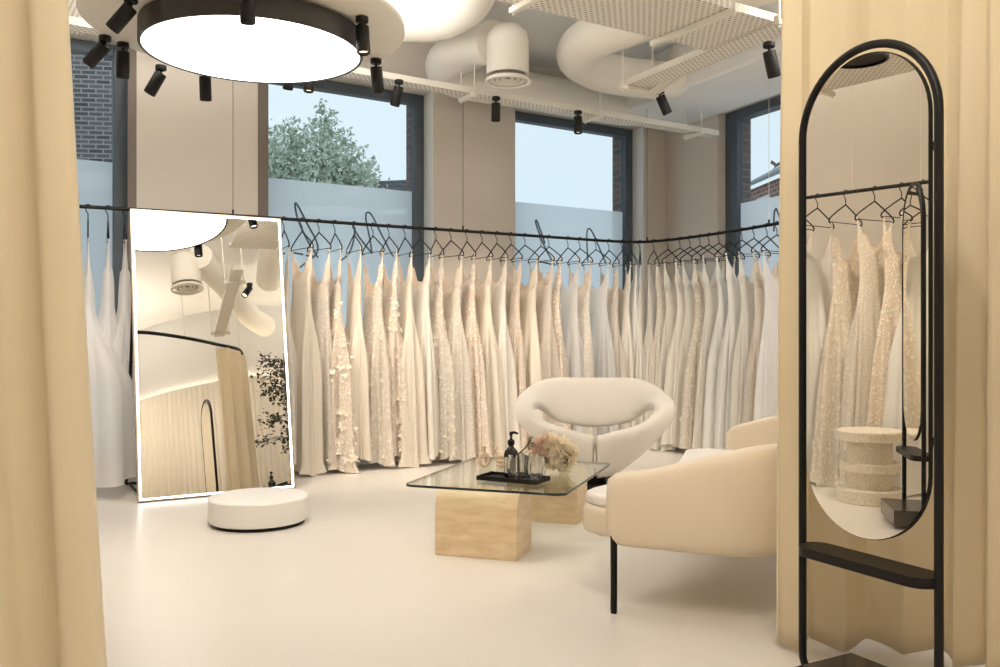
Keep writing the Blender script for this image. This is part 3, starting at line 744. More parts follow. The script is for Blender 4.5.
# local x = width, y = away from the viewer, z up; lean about x
RL = Matrix.Rotation(-mth, 4, 'X')
def lb(lo, hi): return MB().box(lo, hi, RL)
lb((0, .0, 0), (MW, .012, ML)).build('mirror_panel', M['mirror'], t, smooth=False)
e = .011
m = MB()
for lo, hi in (((e * .3, -.004, e * .3), (e * 1.3, -.0005, ML - e * .3)), ((MW - e * 1.3, -.004, e * .3), (MW - e * .3, -.0005, ML - e * .3)), ((e * 1.3, -.004, e * .3), (MW - e * 1.3, -.0005, e * 1.3)), ((e * 1.3, -.004, ML - e * 1.3), (MW - e * 1.3, -.0005, ML - e * .3))):
    m.box(lo, hi, RL)
m.build('light_strip', M['led'], t, smooth=False)
m = MB()
for lo, hi in (((-.006, -.002, -.006), (0, .04, ML + .006)), ((MW, -.002, -.006), (MW + .006, .04, ML + .006)), ((0, -.002, -.006), (MW, .04, 0)), ((0, -.002, ML), (MW, .04, ML + .006))):
    m.box(lo, hi, RL)
m.box((0, .012, 0), (MW, .014, ML), RL)
m.build('frame', mat('mirror_frame', (.55, .45, .33), .35, .8), t, smooth=False)
# easel leg behind
m = MB()
yb = .70
for x in (.03, MW - .03):
    m.tube([RL @ V(x, .03, ML * .93), V(x - .02 if x < .5 else x + .02, yb - .02, .012), ], .011, 8)
m.tube([V(.01, yb - .02, .012), V(MW - .01, yb - .02, .012)], .011, 8)
for x in (.03, MW - .03): m.tube([RL @ V(x, .03, .02), V(x, yb - .02, .012)], .009, 8)
m.build('easel_stand', M['black'], t)

# ---------------------------------------------------------------- podium
t = empty('round_podium', (-1.405, 5.12, 0)); tag(t, 'low round white podium standing in front of the lit mirror', 'podium')
MB().lathe([(0, .02), (.272, .02), (.28, .028), (.28, .15), (.274, .157), (0, .157)], 96).build('drum', M['plaster'], t, ang=40)
MB().lathe([(0, 0), (.262, 0), (.262, .021), (0, .021)], 64).build('plinth', M['blackm'], t, ang=40)

# ---------------------------------------------------------------- arched mirrors
def arch_mirror(loc, rz, label):
    """local x along the frame from the first pole, y behind the mirror"""
    W, TOP = .482, 1.96; t = empty('arched_mirror', loc, rz); tag(t, label, 'mirror'); Rr = W / 2
    def frame_pts(y=0):
        pts = [(Rr - .08, y, .012), (.05, y, .012)] + [(.05 - .05 * math.sin(a), y, .062 - .05 * math.cos(a)) for a in [math.radians(d) for d in (20, 40, 60, 80)]] + [(0, y, .075)]
        pts += [(0, y, z) for z in (.5, 1.0, 1.5)]
        pts += [(Rr - Rr * math.cos(math.radians(d)), y, TOP - Rr + Rr * math.sin(math.radians(d))) for d in range(0, 181, 6)]
        pts += [(W, y, z) for z in (1.5, 1.0, .5, .075)] + [(W - .05 + .05 * math.sin(a), y, .062 - .05 * math.cos(a)) for a in [math.radians(d) for d in (80, 60, 40, 20)]]
        pts += [(W - .05, y, .012), (Rr + .08, y, .012)]
        return pts
    MB().tube(frame_pts(), .0125, 12).build('frame', M['black'], t)
    hw = .214; zb, zt = .485, TOP - .035
    def racetrack(hw, zb, zt, n=28):
        out = [(Rr + hw * math.cos(math.radians(180 * k / n)), zt - hw + hw * math.sin(math.radians(180 * k / n))) for k in range(n + 1)]
        out += [(Rr - hw * math.cos(math.radians(180 * k / n)), zb + hw - hw * math.sin(math.radians(180 * k / n))) for k in range(n + 1)]
        return out
    MB().extr([(x, -.006, z) for x, z in racetrack(hw + .005, zb, zt + .012)], (0, .012, 0)).build('mirror_backing', M['blackm'], t, smooth=False)
    MB().extr([(x, -.010, z) for x, z in racetrack(hw + .002, zb + .003, zt + .009)], (0, .004, 0)).build('mirror_panel', M['mirrorw'], t, smooth=False)
    for z in (1.62, .80):
        for x0, x1 in ((.010, .03), (W - .03, W - .010)): MB().box((x0, -.005, z - .012), (x1, .007, z + .012)).build('mirror_clip', M['black'], t, smooth=False)
    # stadium shelf
    d = .058
    st = [(W - d - .004 + d * math.cos(math.radians(a)), d * math.sin(math.radians(a))) for a in range(-90, 91, 12)] + [(d + .004 - d * math.cos(math.radians(a)), -d * math.sin(math.radians(a))) for a in range(-90, 91, 12)]
    sh = MB().prism(st, .395, .425).build('shelf', M['black'], t, ang=40)
    return t
pa = math.radians(-61.5)
def ploc(x, y): return V(.98, 2.85, 0) + V(math.cos(pa), math.sin(pa), 0) * x + V(-math.sin(pa), math.cos(pa), 0) * y
am = arch_mirror((.98, 2.85, 0), pa, 'tall arched black-framed mirror standing before the cream curtain, mirroring hanging gowns')
MB().prism([(.06, -.15), (.44, -.15), (.44, .155), (.06, .155)], .024, .06).build('marble_base', M['marble'], am, smooth=False, bevel=.003)
# the second one: only its shoulder shows past the curtain; it is seen in the first mirror
am2 = arch_mirror((-1.885 + .482 * math.cos(math.radians(-20)), 2.955 + .482 * math.sin(math.radians(-20)), 0), math.radians(160), 'second arched black mirror behind the cream curtain, its black shoulder just showing')
MB().prism([(.06, -.14), (.44, -.14), (.44, .155), (.06, .155)], .024, .11).build('marble_base', M['marble'], am2, smooth=False, bevel=.003)

# stacked stone side table
t = empty('stone_side_table', (-2.28, 3.22, 0)); tag(t, 'pale stone side table of stacked discs, seen in the arched mirror', 'side table')
prof = [(0, 0), (.20, 0), (.205, .006), (.205, .085), (.2, .09), (.14, .09), (.14, .20), (.18, .20), (.187, .206), (.187, .255), (.18, .26), (.14, .26), (.14, .40), (.20, .40), (.207, .406), (.207, .46), (.2, .467), (0, .467)]
MB().lathe(prof, 56).build('stacked_discs', M['stone'], t, ang=30)

# ---------------------------------------------------------------- curtains
def curtain(name, label, pts, z0, z1, mt, amp=.045, wl=.17, seed=1, gather=1, flare=0.0):
    R = random.Random(seed); base = resample(catmull([V(*p, 0) for p in pts], 10), .008); n = len(base)
    ph = [R.uniform(0, 6.28) for _ in range(5)]; rows = 34
    cum = [0]; 
    for i in range(1, n): cum.append(cum[-1] + .008 * (1 + .35 * math.sin(cum[-1] * 9 + ph[0])))
    def fn(i, j):
        v = j / (rows - 1); z = z0 + (z1 - z0) * (1 - v)
        p = base[i]; t_ = (base[min(i + 1, n - 1)] - base[max(i - 1, 0)]).normalized(); nn = V(-t_.y, t_.x, 0)
        s = cum[i]
        w = 2 * PI * s / wl + .5 * math.sin(v * 2.2 + ph[1]) + .35 * math.sin(s * 7 + v * 1.5 + ph[2])
        sn = math.sin(w); o = math.copysign(abs(sn) ** .8, sn) * amp * (.65 + .45 * v) + .35 * amp * math.sin(w * .47 + ph[3] + v)
        q = p + nn * o + t_ * (.25 * amp * math.sin(2 * w + ph[4]) + flare * v * (1 if i < n / 2 else -1) * abs(i / n - .5) * -2)
        hem = .012 * math.sin(w + .5) + .01
        return (q.x, q.y, max(.004, z + (hem if j == rows - 1 else 0)))
    return tag(MB().grid(fn, n, rows).build(name, mt, ang=180, solid=.002), label, 'curtain')
curtain('curtain', 'cream floor-length curtain bunched in soft folds beside the tulle gown', [(-1.062, 2.07), (-1.2, 2.03), (-1.5, 1.95), (-2.0, 1.85), (-2.6, 1.75)], .01, 2.5, M['drape'], .04, .19, 3, flare=.14)
curtain('curtain', 'cream floor-length curtain hanging in folds behind the arched mirror', [(.96, 3.02), (1.15, 3.06), (1.36, 3.03), (1.52, 2.88), (1.585, 2.65), (1.56, 2.35)], .01, 2.5, M['drape'], .036, .15, 8)
t = empty('curtain_rail', (0, 2.95, 2.5)); tag(t, 'curved black curtain rail over the fitting area entrance, seen in the lit mirror', 'curtain rail')
cr = catmull([V(-2.8, 1.7, 0), V(-1.8, 1.9, 0), V(-.95, 2.3, 0), V(-.4, 2.72, 0), V(0, 2.95, 0), V(.5, 3.04, 0), V(1.0, 3.05, 0), V(1.3, 3.04, 0), V(1.52, 2.88, 0), V(1.575, 2.72, 0)], 8)
MB().tube([p + V(0, -2.95, .03) for p in cr], .02, 10).build('track', M['black'], t)
for k in (14, 40, 58): MB().tube([cr[k] + V(0, -2.95, .05), cr[k] + V(0, -2.95, CEIL - 2.5 - .002)], .004, 6).build('suspension_rod', M['tray'], t)

# ---------------------------------------------------------------- coffee table
ct = (-.468, 4.43)
g0 = at_z(403, 487, .335)
ang = math.atan2(-.26, .76)
t = empty('coffee_table', (g0.x, g0.y, 0), ang); tag(t, 'low coffee table with a rectangular glass top on two travertine blocks', 'table')
TW, TD = .835, 1.06
MB().prism(rrect(TW, TD, .05, 8, TW / 2, TD / 2), .335, .347).build('glass_top', M['tglass'], t, ang=30)
# polished dark rim of the glass
rim = rrect(TW + .001, TD + .001, .05, 8, TW / 2, TD / 2)
rm = MB(); nrm = len(rim)
rm.grid(lambda i, j: (rim[i][0], rim[i][1], .3345 if j == 0 else .3465), nrm, 2, wrap=True)
rm.build('glass_edge', M['tedge'], t, solid=.0008)
def block(x0, y0):
    # arch-topped block: flat ends at x0 / x0+.43, rounded along both long top edges
    L_, W_, Ht, r_ = .428, .25, .334, .11
    prof = [(0, 0), (0, Ht - r_)] + [(r_ - r_ * math.cos(math.radians(a)), Ht - r_ + r_ * math.sin(math.radians(a))) for a in range(9, 91, 9)]
    prof += [(W_ - r_ + r_ * math.sin(math.radians(a)), Ht - r_ + r_ * math.cos(math.radians(a))) for a in range(0, 91, 9)] + [(W_, 0)]
    return MB().extr([(x0, y0 + y, z) for y, z in prof], (L_, 0, 0)).build('travertine_block', M['travertine'], t, ang=25, bevel=.003)
ca, sa = math.cos(-ang), math.sin(-ang)
def tloc(x, y):
    dx, dy = x - g0.x, y - g0.y; return (dx * ca - dy * sa, dx * sa + dy * ca)
bx, by = tloc(-.324, 4.38); block(bx, by)
bx, by = tloc(.04, 5.20); block(bx, by)

ZT_ = .347
def onT(px, py): return at_z(px, py, ZT_)
# tray
c = [onT(476.8, 482.5), onT(538, 488), onT(548, 478), onT(491, 474.5)]
tc_ = (c[0] + c[1] + c[2] + c[3]) / 4; tan_ = math.atan2((c[1] - c[0]).y, (c[1] - c[0]).x)
tl = (c[1] - c[0]).length; td = .165
t = empty('serving_tray', tc_, tan_); tag(t, 'black rectangular tray lying on the glass table under bottle and tumblers', 'tray')
m = MB().box((-tl / 2, -td / 2, 0), (tl / 2, td / 2, .008))
for lo, hi in (((-tl / 2, -td / 2, .008), (tl / 2, -td / 2 + .008, .022)), ((-tl / 2, td / 2 - .008, .008), (tl / 2, td / 2, .022)), ((-tl / 2, -td / 2 + .008, .008), (-tl / 2 + .008, td / 2 - .008, .022)), ((tl / 2 - .008, -td / 2 + .008, .008), (tl / 2, td / 2 - .008, .022))): m.box(lo, hi)
m.build('tray_body', M['blackm'], t, smooth=False)
Mt = Matrix.Translation(tc_) @ Matrix.Rotation(tan_, 4, 'Z')
def ontray(x, y): return Mt @ V(x, y, .009)
# pump bottle
t = empty('pump_bottle', ontray(-.03, .035)); tag(t, 'dark amber pump bottle with a cream label standing on the black tray', 'bottle')
MB().lathe([(0, 0), (.034, 0), (.037, .004), (.037, .118), (.033, .135), (.018, .152), (.014, .156), (.014, .172), (0, .172)], 32).build('bottle', M['amber'], t, ang=50)
MB().lathe([(0, .168), (.018, .168), (.018, .19), (.009, .195), (.006, .2), (.006, .222), (0, .222)], 20).build('collar', M['blackm'], t, ang=40)
m = MB().tube([(0, 0, .216), (.0, 0, .228), (.016, -.006, .232), (.036, -.014, .226)], [.010, .010, .007, .005], 10)
m.build('pump_head', M['blackm'], t)
m = MB().grid(lambda i, j: (.0376 * math.cos(-2.65 + i * .13), .0376 * math.sin(-2.65 + i * .13), .025 + .08 * j), 12, 2)
lab = m.build('label', M['paper'], t)
m = MB()
for q in range(5):
    z = .092 - q * .012; m.grid(lambda i, j: (.0381 * math.cos(-2.35 + i * .1), .0381 * math.sin(-2.35 + i * .1), z + (.0035 if q == 0 else .0018) * j), 7 - q % 2 * 2, 2)
m.build('print', M['ink'], lab)
# tumblers
def make_tumbler():
    t = empty('ribbed_tumbler'); n = 60
    prof = [(.018, .0), (.03, .006), (.044, .03), (.047, .055), (.043, .085), (.038, .105), (.0365, .105), (.041, .083), (.045, .055), (.042, .032), (.028, .010), (.004, .008)]
    def fn(i, j):
        a = 2 * PI * i / n; r_, z = prof[j]; k = 1 + (.05 * math.cos(12 * a) if 0 < j < 6 else 0); return (r_ * k * math.cos(a), r_ * k * math.sin(a), z)
    MB().grid(fn, n, len(prof), wrap=True).build('glass', M['tumbler'], t, ang=60); return t
tb1 = make_tumbler(); tb1.scale = (1.15, 1.15, 1.22); tb1.location = ontray(.035, -.022); tag(tb1, 'clear ribbed glass tumbler on the tray, nearer the pump bottle', 'glass', 'ribbed tumblers on the tray')
tb2 = copy_tree(tb1); tb2.location = ontray(.125, -.005); tag(tb2, 'clear ribbed glass tumbler on the tray, nearer the dried flowers', 'glass', 'ribbed tumblers on the tray')
# white candle behind tumblers
p = onT(526, 467)
t = empty('small_white_candle', p); tag(t, 'small white candle standing behind the ribbed tumblers', 'candle')
MB().lathe([(0, 0), (.026, 0), (.028, .004), (.027, .06), (.02, .072), (0, .075)], 24).build('wax', M['wax'], t, ang=50)
MB().tube([(0, 0, .07), (.002, 0, .085)], .0015, 5).build('wick', M['ink'], t)
# ring-shaped ceramic vases
def ringvase(px, py, rx, rz_, tube_r, label, two=False):
    p = onT(px, py); t = empty('ceramic_ring_vase', p, .25); tag(t, label, 'vase')
    pts = [(rx * math.cos(a), 0, rz_ + tube_r + rz_ * math.sin(a)) for a in [2 * PI * k / 28 for k in range(28)]]
    MB().tube(pts, tube_r, 14, closed=True).build('ring_body', M['ceramic'], t, ang=180)
    z = 2 * rz_ + 2 * tube_r - .006
    MB().lathe([(.009, z - .01), (.011, z + .025), (.016, z + .035), (.012, z + .035), (.007, z + .02), (.006, z - .01)], 20).build('neck', M['ceramic'], t, ang=50)
    return t
ringvase(484, 468, .026, .034, .0115, 'cream ceramic ring vase at the far end of the glass table')
p = onT(502, 468)
t = empty('ceramic_knot_vase', p, .1); t.scale = (.8, .8, .85); tag(t, 'cream ceramic vase of stacked rolls just behind the pump bottle', 'vase')
m = MB()
for k in range(3): m.tube([(.028 * math.cos(a), .022 * math.sin(a), .018 + k * .029) for a in [2 * PI * q / 20 for q in range(20)]], .0165, 12, closed=True)
m.build('stacked_rolls', M['ceramic'], t, ang=180)
m = MB().tube(catmull([(-.02, 0, .09), (-.045, .005, .10), (-.05, .0, .12), (-.03, 0, .135)], 5), .011, 10); m.build('spout', M['ceramic'], t)
# dried flower bouquet
p = onT(552, 474)
t = empty('dried_flower_bouquet', p); t.scale = (1.02, 1.05, 1.2); tag(t, 'bouquet of dried cream and blush flowers lying on the glass table', 'flowers')
Rf = random.Random(5)
def blossom(m, c, r_, n):
    for _ in range(n):
        d = V(Rf.gauss(0, 1), Rf.gauss(0, 1), Rf.gauss(0, 1)).normalized()
        s = d.cross(V(Rf.gauss(0, 1), Rf.gauss(0, 1), Rf.gauss(0, 1))).normalized()
        a = c + d * r_ * .25; b = c + d * r_ * Rf.uniform(.8, 1.15); w = r_ * .16; k = d.cross(s) * r_ * .1
        pts = [a, (a + b) / 2 + s * w + k, b + k * 1.5, (a + b) / 2 - s * w + k]
        for q in pts: q.z = max(q.z, .001)
        m.add(pts, [(0, 1, 2, 3)])
m1, m2, m3 = MB(), MB(), MB()
for x, y, z, r_ in ((.0, 0, .135, .06), (.055, .0, .12, .055), (.085, -.01, .075, .055), (.02, -.03, .085, .05), (.075, -.035, .035, .035), (-.03, -.01, .11, .04), (.06, .03, .05, .05), (.0, .03, .05, .045), (.11, .0, .1, .035)): blossom(m1, V(x, y, z), r_, 190)
for x, y, z, r_ in ((-.065, 0, .13, .042), (-.09, .01, .10, .038), (-.045, -.02, .075, .042), (-.03, .0, .155, .03)): blossom(m2, V(x, y, z), r_, 150)
for x, y, z, r_ in ((.035, -.04, .09, .02), (-.035, -.045, .065, .017), (.07, -.05, .06, .016), (-.1, 0, .13, .016)): blossom(m3, V(x, y, z), r_, 60)
m1.build('cream_blossoms', M['petal'], t, smooth=False); m2.build('blush_blossoms', M['petal2'], t, smooth=False); m3.build('seed_heads', M['petal3'], t, smooth=False)
m = MB()
for k in range(9):
    a = Rf.uniform(-.3, .3); m.tube([(.02 + .01 * math.sin(k), -.03, .06), (.07 + .012 * math.cos(k * 2), -.055 + .004 * k, .012)], .0025, 5)
m.build('stems', M['petal'], t)
m = MB().tube(catmull([(-.19, .06, .07), (-.13, .03, .12), (-.11, .02, .15)], 4), .004, 6).tube([(-.15, .04, .1), (-.1, .05, .16)], .003, 6); m.build('dark_twig', M['petal3'], t)

# ---------------------------------------------------------------- ribbon armchair
t = empty('ribbon_armchair', (.69, 6.45, 0), math.radians(-5)); tag(t, 'sculptural cream armchair of one looping upholstered band behind the coffee table', 'armchair')
# stations: (edge A, edge B, thickness); local x right, -y towards the viewer
half = [  # from seat centre, out along the arm, over the side loop, to the middle of the back
    ((.012, -.25, .085), (.012, -.35, .385), .10),
    ((.14, -.22, .115), (.13, -.36, .415), .10),
    ((.30, -.18, .23), (.28, -.34, .45), .09),
    ((.44, -.10, .36), (.38, -.26, .49), .085),
    ((.56, -.03, .49), (.435, -.15, .55), .085),
    ((.575, .06, .59), (.415, -.03, .575), .085),
    ((.475, .22, .70), (.37, .10, .53), .08),
    ((.33, .30, .755), (.29, .22, .44), .08),
    ((.15, .34, .76), (.13, .28, .395), .08),
    ((.0, .35, .76), (.0, .29, .385), .08)]
st = [(V(*a), V(*b), th) for a, b, th in half]
st += [(V(-a.x, a.y, a.z), V(-b.x, b.y, b.z), th) for a, b, th in reversed(st[:-1])]
A = catmull([s[0] for s in st], 8); B = catmull([s[1] for s in st], 8); TH = catmull([V(s[2], 0, 0) for s in st], 8)
m = MB(); NS = 26; rings = []
n = len(A)
for i in range(n):
    c = (A[i] + B[i]) / 2; w = (A[i] - B[i]) / 2
    tt = ((A[min(i + 1, n - 1)] + B[min(i + 1, n - 1)]) - (A[max(i - 1, 0)] + B[max(i - 1, 0)])).normalized()
    nn = tt.cross(w).normalized(); th = TH[i].x / 2
    ring = []
    for k in range(NS):
        a = 2 * PI * k / NS; cx, sx = math.cos(a), math.sin(a)
        u = math.copysign(abs(cx) ** .55, cx); v = math.copysign(abs(sx) ** .75, sx)
        bow = -.16 * (1 - u * u) * w.length
        ring.append(c + w * u + nn * (v * th + bow * 0))
    rings.append(ring)
m.add([p for r_ in rings for p in r_], [(i * NS + k, i * NS + (k + 1) % NS, (i + 1) * NS + (k + 1) % NS, (i + 1) * NS + k) for i in range(n - 1) for k in range(NS)] + [tuple(reversed(range(NS))), tuple(range((n - 1) * NS, n * NS))])
m.build('upholstered_band', M['boucle'], t, ang=180, bevel=0)
MB().prism([(x * math.cos(-.135) - y * math.sin(-.135) - .03, x * math.sin(-.135) + y * math.cos(-.135) - .0) for x, y in rrect(.50, .74, .03, 5)], 0, .03).build('plinth', M['blackm'], t, smooth=False, bevel=.004)
MB().prism(rrect(.16, .14, .05, 5, 0, -.14), .029, .13).build('neck', M['blackm'], t, ang=40)

# ---------------------------------------------------------------- sofa
t = empty('curved_sofa', (.44, 3.445, 0), math.atan2(-.4, .916)); tag(t, 'cream leather sofa with a wraparound shell and thin black legs beside the table', 'sofa')
SL, SD = 1.74, .74
def shell_path():
    # centre line of shell, from near arm front, round the back, to far arm front
    o = .055; r_ = .30; pts = []
    pts += [V(x, o, 0) for x in (-.03, .1, .2, .3, SD - r_ - o)]
    pts += [V(SD - o - r_ + r_ * math.sin(math.radians(a)), o + r_ - r_ * math.cos(math.radians(a)), 0) for a in range(15, 91, 15)]
    pts += [V(SD - o, y, 0) for y in (.6, .9, 1.2, SL - r_ - o)]
    pts += [V(SD - o - r_ + r_ * math.cos(math.radians(a)), SL - o - r_ + r_ * math.sin(math.radians(a)), 0) for a in range(15, 91, 15)]
    pts += [V(x, SL - o, 0) for x in (.35, .28, .2, .14)]
    return pts
sp = resample(catmull(shell_path(), 6), .03); ns = len(sp); NS = 32; rings = []
for i, p in enumerate(sp):
    tt = (sp[min(i + 1, ns - 1)] - sp[max(i - 1, 0)]).normalized(); nn = V(tt.y, -tt.x, 0)      # outward
    top = .555 + .125 * sm((p.x - .0) / .62); bot = .262
    endk = min(i, ns - 1 - i) * .03; cut = 1 - min(1, endk / .09); cut = 1 - math.sqrt(max(0, 1 - cut * cut))
    h = (top - bot) / 2 * (1 - .22 * cut); th = .055 * (1 - .55 * cut); cz = (top + bot) / 2
    ring = []
    for k in range(NS):
        a = 2 * PI * k / NS; cx, sx = math.cos(a), math.sin(a)
        u = math.copysign(abs(cx) ** .5, cx); v = math.copysign(abs(sx) ** .28, sx)
        ring.append(V(p.x, p.y, cz + v * h) + nn * (u * th + .02 * (-v) * -1 * 0 + .018 * (1 - v * v)))
    rings.append(ring)
m = MB().add([p for r_ in rings for p in r_], [(i * NS + k, i * NS + (k + 1) % NS, (i + 1) * NS + (k + 1) % NS, (i + 1) * NS + k) for i in range(ns - 1) for k in range(NS)] + [tuple(reversed(range(NS))), tuple(range((ns - 1) * NS, ns * NS))])
m.build('shell', M['leather'], t, ang=180)
# seat: rounded block whose front bows out past the arms
def slab(name, outline, z0, z1, r_, mt, dome=.02, steps=6):
    cx = sum(p[0] for p in outline) / len(outline); cy = sum(p[1] for p in outline) / len(outline)
    rows = []
    for k in range(steps + 1): a = math.radians(90 * k / steps); rows.append((r_ * (1 - math.sin(a)), z0 + r_ * (1 - math.cos(a))))
    for k in range(steps + 1): a = math.radians(90 * k / steps); rows.append((r_ * (1 - math.cos(a)), z1 - r_ + r_ * math.sin(a)))
    m = MB(); n = len(outline); vs = []
    ctr = V(cx, cy, 0)
    def inset(p, d):
        v = ctr - V(p[0], p[1], 0); L = v.length; return V(p[0], p[1], 0) + v * min(.9, d / L)
    for d, z in rows: vs += [V(*inset(p, d)[:2], z) for p in outline]
    for q in (.35, .65, .88): vs += [V(*(V(p[0], p[1], 0).lerp(ctr, q))[:2], z1 + dome * (1 - (1 - q) ** 2)) for p in outline]
    R_ = len(rows) + 3
    fs = [(j * n + i, j * n + (i + 1) % n, (j + 1) * n + (i + 1) % n, (j + 1) * n + i) for j in range(R_ - 1) for i in range(n)] + [tuple(reversed(range(n))), tuple(range((R_ - 1) * n, R_ * n))]
    m.add(vs, fs); return m.build(name, mt, t, ang=180)
ol = []
def seat_outline(inset):
    out = []; x1 = SD - .11 - inset
    for k in range(25):                       # front edge, bowed inwards in the middle
        y = .05 + inset + (SL - .1 - 2 * inset) * k / 24; u = k / 24
        e = 1 - math.sqrt(max(0, 1 - min(1, (1 - min(u, 1 - u) / .09)) ** 2)) if min(u, 1 - u) < .09 else 0
        out.append((-.20 + .13 * u + inset + .14 * math.sin(PI * u) + .12 * e, y))
    for a in range(0, 91, 15): out.append((x1 - .2 + .2 * math.sin(math.radians(a)), SL - .05 - inset - .2 + .2 * math.cos(math.radians(a))))
    for a in range(0, 91, 15): out.append((x1 - .2 + .2 * math.cos(math.radians(a)), .25 + inset - .2 * math.sin(math.radians(a))))
    return out[::-1]
ol = seat_outline(0)
slab('seat', ol, .285, .405, .03, M['leather'])
slab('seat_cushion', seat_outline(.008), .403, .455, .02, M['leatherw'], .02)
for x, y, a in ((.0, .02, 0), (.0, SL - .02, 0), (.68, .12, 0), (.68, SL - .12, 0)):
    MB().tube([(x, y, 0), (x, y, .02), (x, y, .29 if x > .1 else .40)], [.0125, .0135, .0145], 12).build('leg', M['black'], t)

# ---------------------------------------------------------------- plant behind the curtain (seen in the lit mirror)
t = empty('plant_stand', (1.66, 3.42, 0)); tag(t, 'slim black plant stand behind the sofa, seen in the lit mirror', 'plant stand')
for x, y in ((-.12, -.12), (.12, -.12), (-.12, .12), (.12, .12)): MB().box((x - .008, y - .008, 0), (x + .008, y + .008, .80)).build('leg', M['black'], t, smooth=False)
MB().box((-.16, -.16, .80), (.16, .16, .82)).build('top', M['black'], t, smooth=False)
t = empty('potted_ficus', (1.66, 3.42, .82)); tag(t, 'leafy green ficus in a white pot, seen only in the lit mirror', 'plant')
MB().lathe([(0, 0), (.07, 0), (.09, .02), (.10, .13), (.095, .14), (.085, .13), (0, .12)], 32).build('pot', M['plaster'], t, ang=40)
Rp = random.Random(11); lm, sm_ = MB(), MB()
for b in range(46):
    a = Rp.uniform(0, 6.28); h0 = Rp.uniform(.12, 1.35); L_ = Rp.uniform(.25, .52) * (1 - .25 * abs(h0 - .7)); up = Rp.uniform(-.05, .2)
    base = V(.02 * math.cos(h0 * 5), .02 * math.sin(h0 * 5), .12 + h0); tip = base + V(math.cos(a) * L_, math.sin(a) * L_, up)
    sm_.tube([base, base.lerp(tip, .5) + V(0, 0, .03), tip], [.006, .004, .002], 5)
    for k in range(34):
        q = Rp.uniform(.2, 1.05); c = base.lerp(tip, q) + V(Rp.gauss(0, .035), Rp.gauss(0, .035), Rp.gauss(0, .035))
        d = V(Rp.gauss(0, 1), Rp.gauss(0, 1), Rp.gauss(-.3, .7)).normalized(); s = d.cross(V(0, 0, 1)).normalized(); l = Rp.uniform(.045, .07)
        lm.add([c, c + d * l * .5 + s * l * .3, c + d * l, c + d * l * .5 - s * l * .3], [(0, 1, 2, 3)])
sm_.tube([(0, 0, .1), (.02, .01, .5), (-.015, 0, 1.0), (.01, 0, 1.6)], [.014, .012, .009, .004], 8)
lm.build('leaves', M['ficus'], t, smooth=False); sm_.build('stem', M['bark'], t)

# second round lamp over the fitting area behind the camera
for lx, ly, mt_, lb_ in ((.35, .8, M['lampw'], 'round flat lamp with a black rim over the fitting area behind the curtains'), (3.1, 4.5, M['lamp'], 'added unseen round lamp with a black rim beyond the sofa, brightening the gowns')):
    t = empty('round_ceiling_lamp', (lx, ly, 2.95)); tag(t, lb_, 'ceiling lamp')  # the lamp beyond the sofa is an unseen addition to light the gowns
    MB().lathe([(.583, .0), (.597, -.002), (.60, .004), (.60, .115), (.58, .125), (0.02, .125)], 96, caps=(0, 1)).build('rim', M['lampside'], t, ang=50)
    MB().lathe([(0.001, .006), (.55, .002), (.584, .004), (.584, .02), (.001, .02)], 96).build('diffuser', mt_, t, ang=60)
    for k in range(3):
        a = k * 2.1; MB().tube([(.5 * math.cos(a), .5 * math.sin(a), .12), (.5 * math.cos(a), .5 * math.sin(a), CEIL - 2.95 - .002)], .005, 6).build('suspension_rod', M['tray'], t)

# ---------------------------------------------------------------- lights
def light(name, kind, loc, energy, col, size=.1, rot=(0, 0, 0), spot=None, blend=.5):
    l = bpy.data.lights.new(name, kind); l.energy = energy; l.color = col
    if kind == 'AREA': l.shape = 'DISK'; l.size = size
    elif kind == 'SPOT': l.shadow_soft_size = size; l.spot_size = math.radians(spot or 60); l.spot_blend = blend
    else: l.shadow_soft_size = size
    o = bpy.data.objects.new(name, l); COL.objects.link(o); o.location = loc; o.rotation_euler = rot; return o
# added unseen uplights above the hung lamps, brightening ceiling and walls
for x, y, z, e, sz in ((LC.x, LC.y, 2.87, 105, 1.6), (.35, .8, 3.09, 40, 1.1), (3.1, 4.5, 3.09, 90, 1.1)):
    light('added_uplight', 'AREA', (x, y, z), e, (1, .97, .93), sz, rot=(PI, 0, 0))
# spotlight beams aimed at the gowns and seating
def aim(o, target):
    d = V(*target) - o.location; o.rotation_euler = d.to_track_quat('-Z', 'Y').to_euler()
targets = [(-2.6, 6.4, .8), (-2.9, 6.4, .9), (-2.2, 6.6, .8), (-1.2, 7.1, .9), (-1.0, 6.9, .8), (-1.1, 4.2, 0), (.1, 5.0, .3), (-.2, 7.4, .7), (-1.2, 7.1, .6), (-.9, 7.3, .6), (-.5, 7.6, .6), (.2, 8.1, .7), (.9, 8.4, .7), (1.3, 4.6, .3), (2.2, 5.9, .6)]
for i, (p, tg) in enumerate(zip(SPOT_POS, targets)):
    o = light('spot_beam', 'SPOT', p + V(0, 0, -.22), (60 if i not in (0, 1, 3, 6, 7, 8, 9) else 34), (1, .86, .70), .03, spot=70, blend=.8); aim(o, tg)

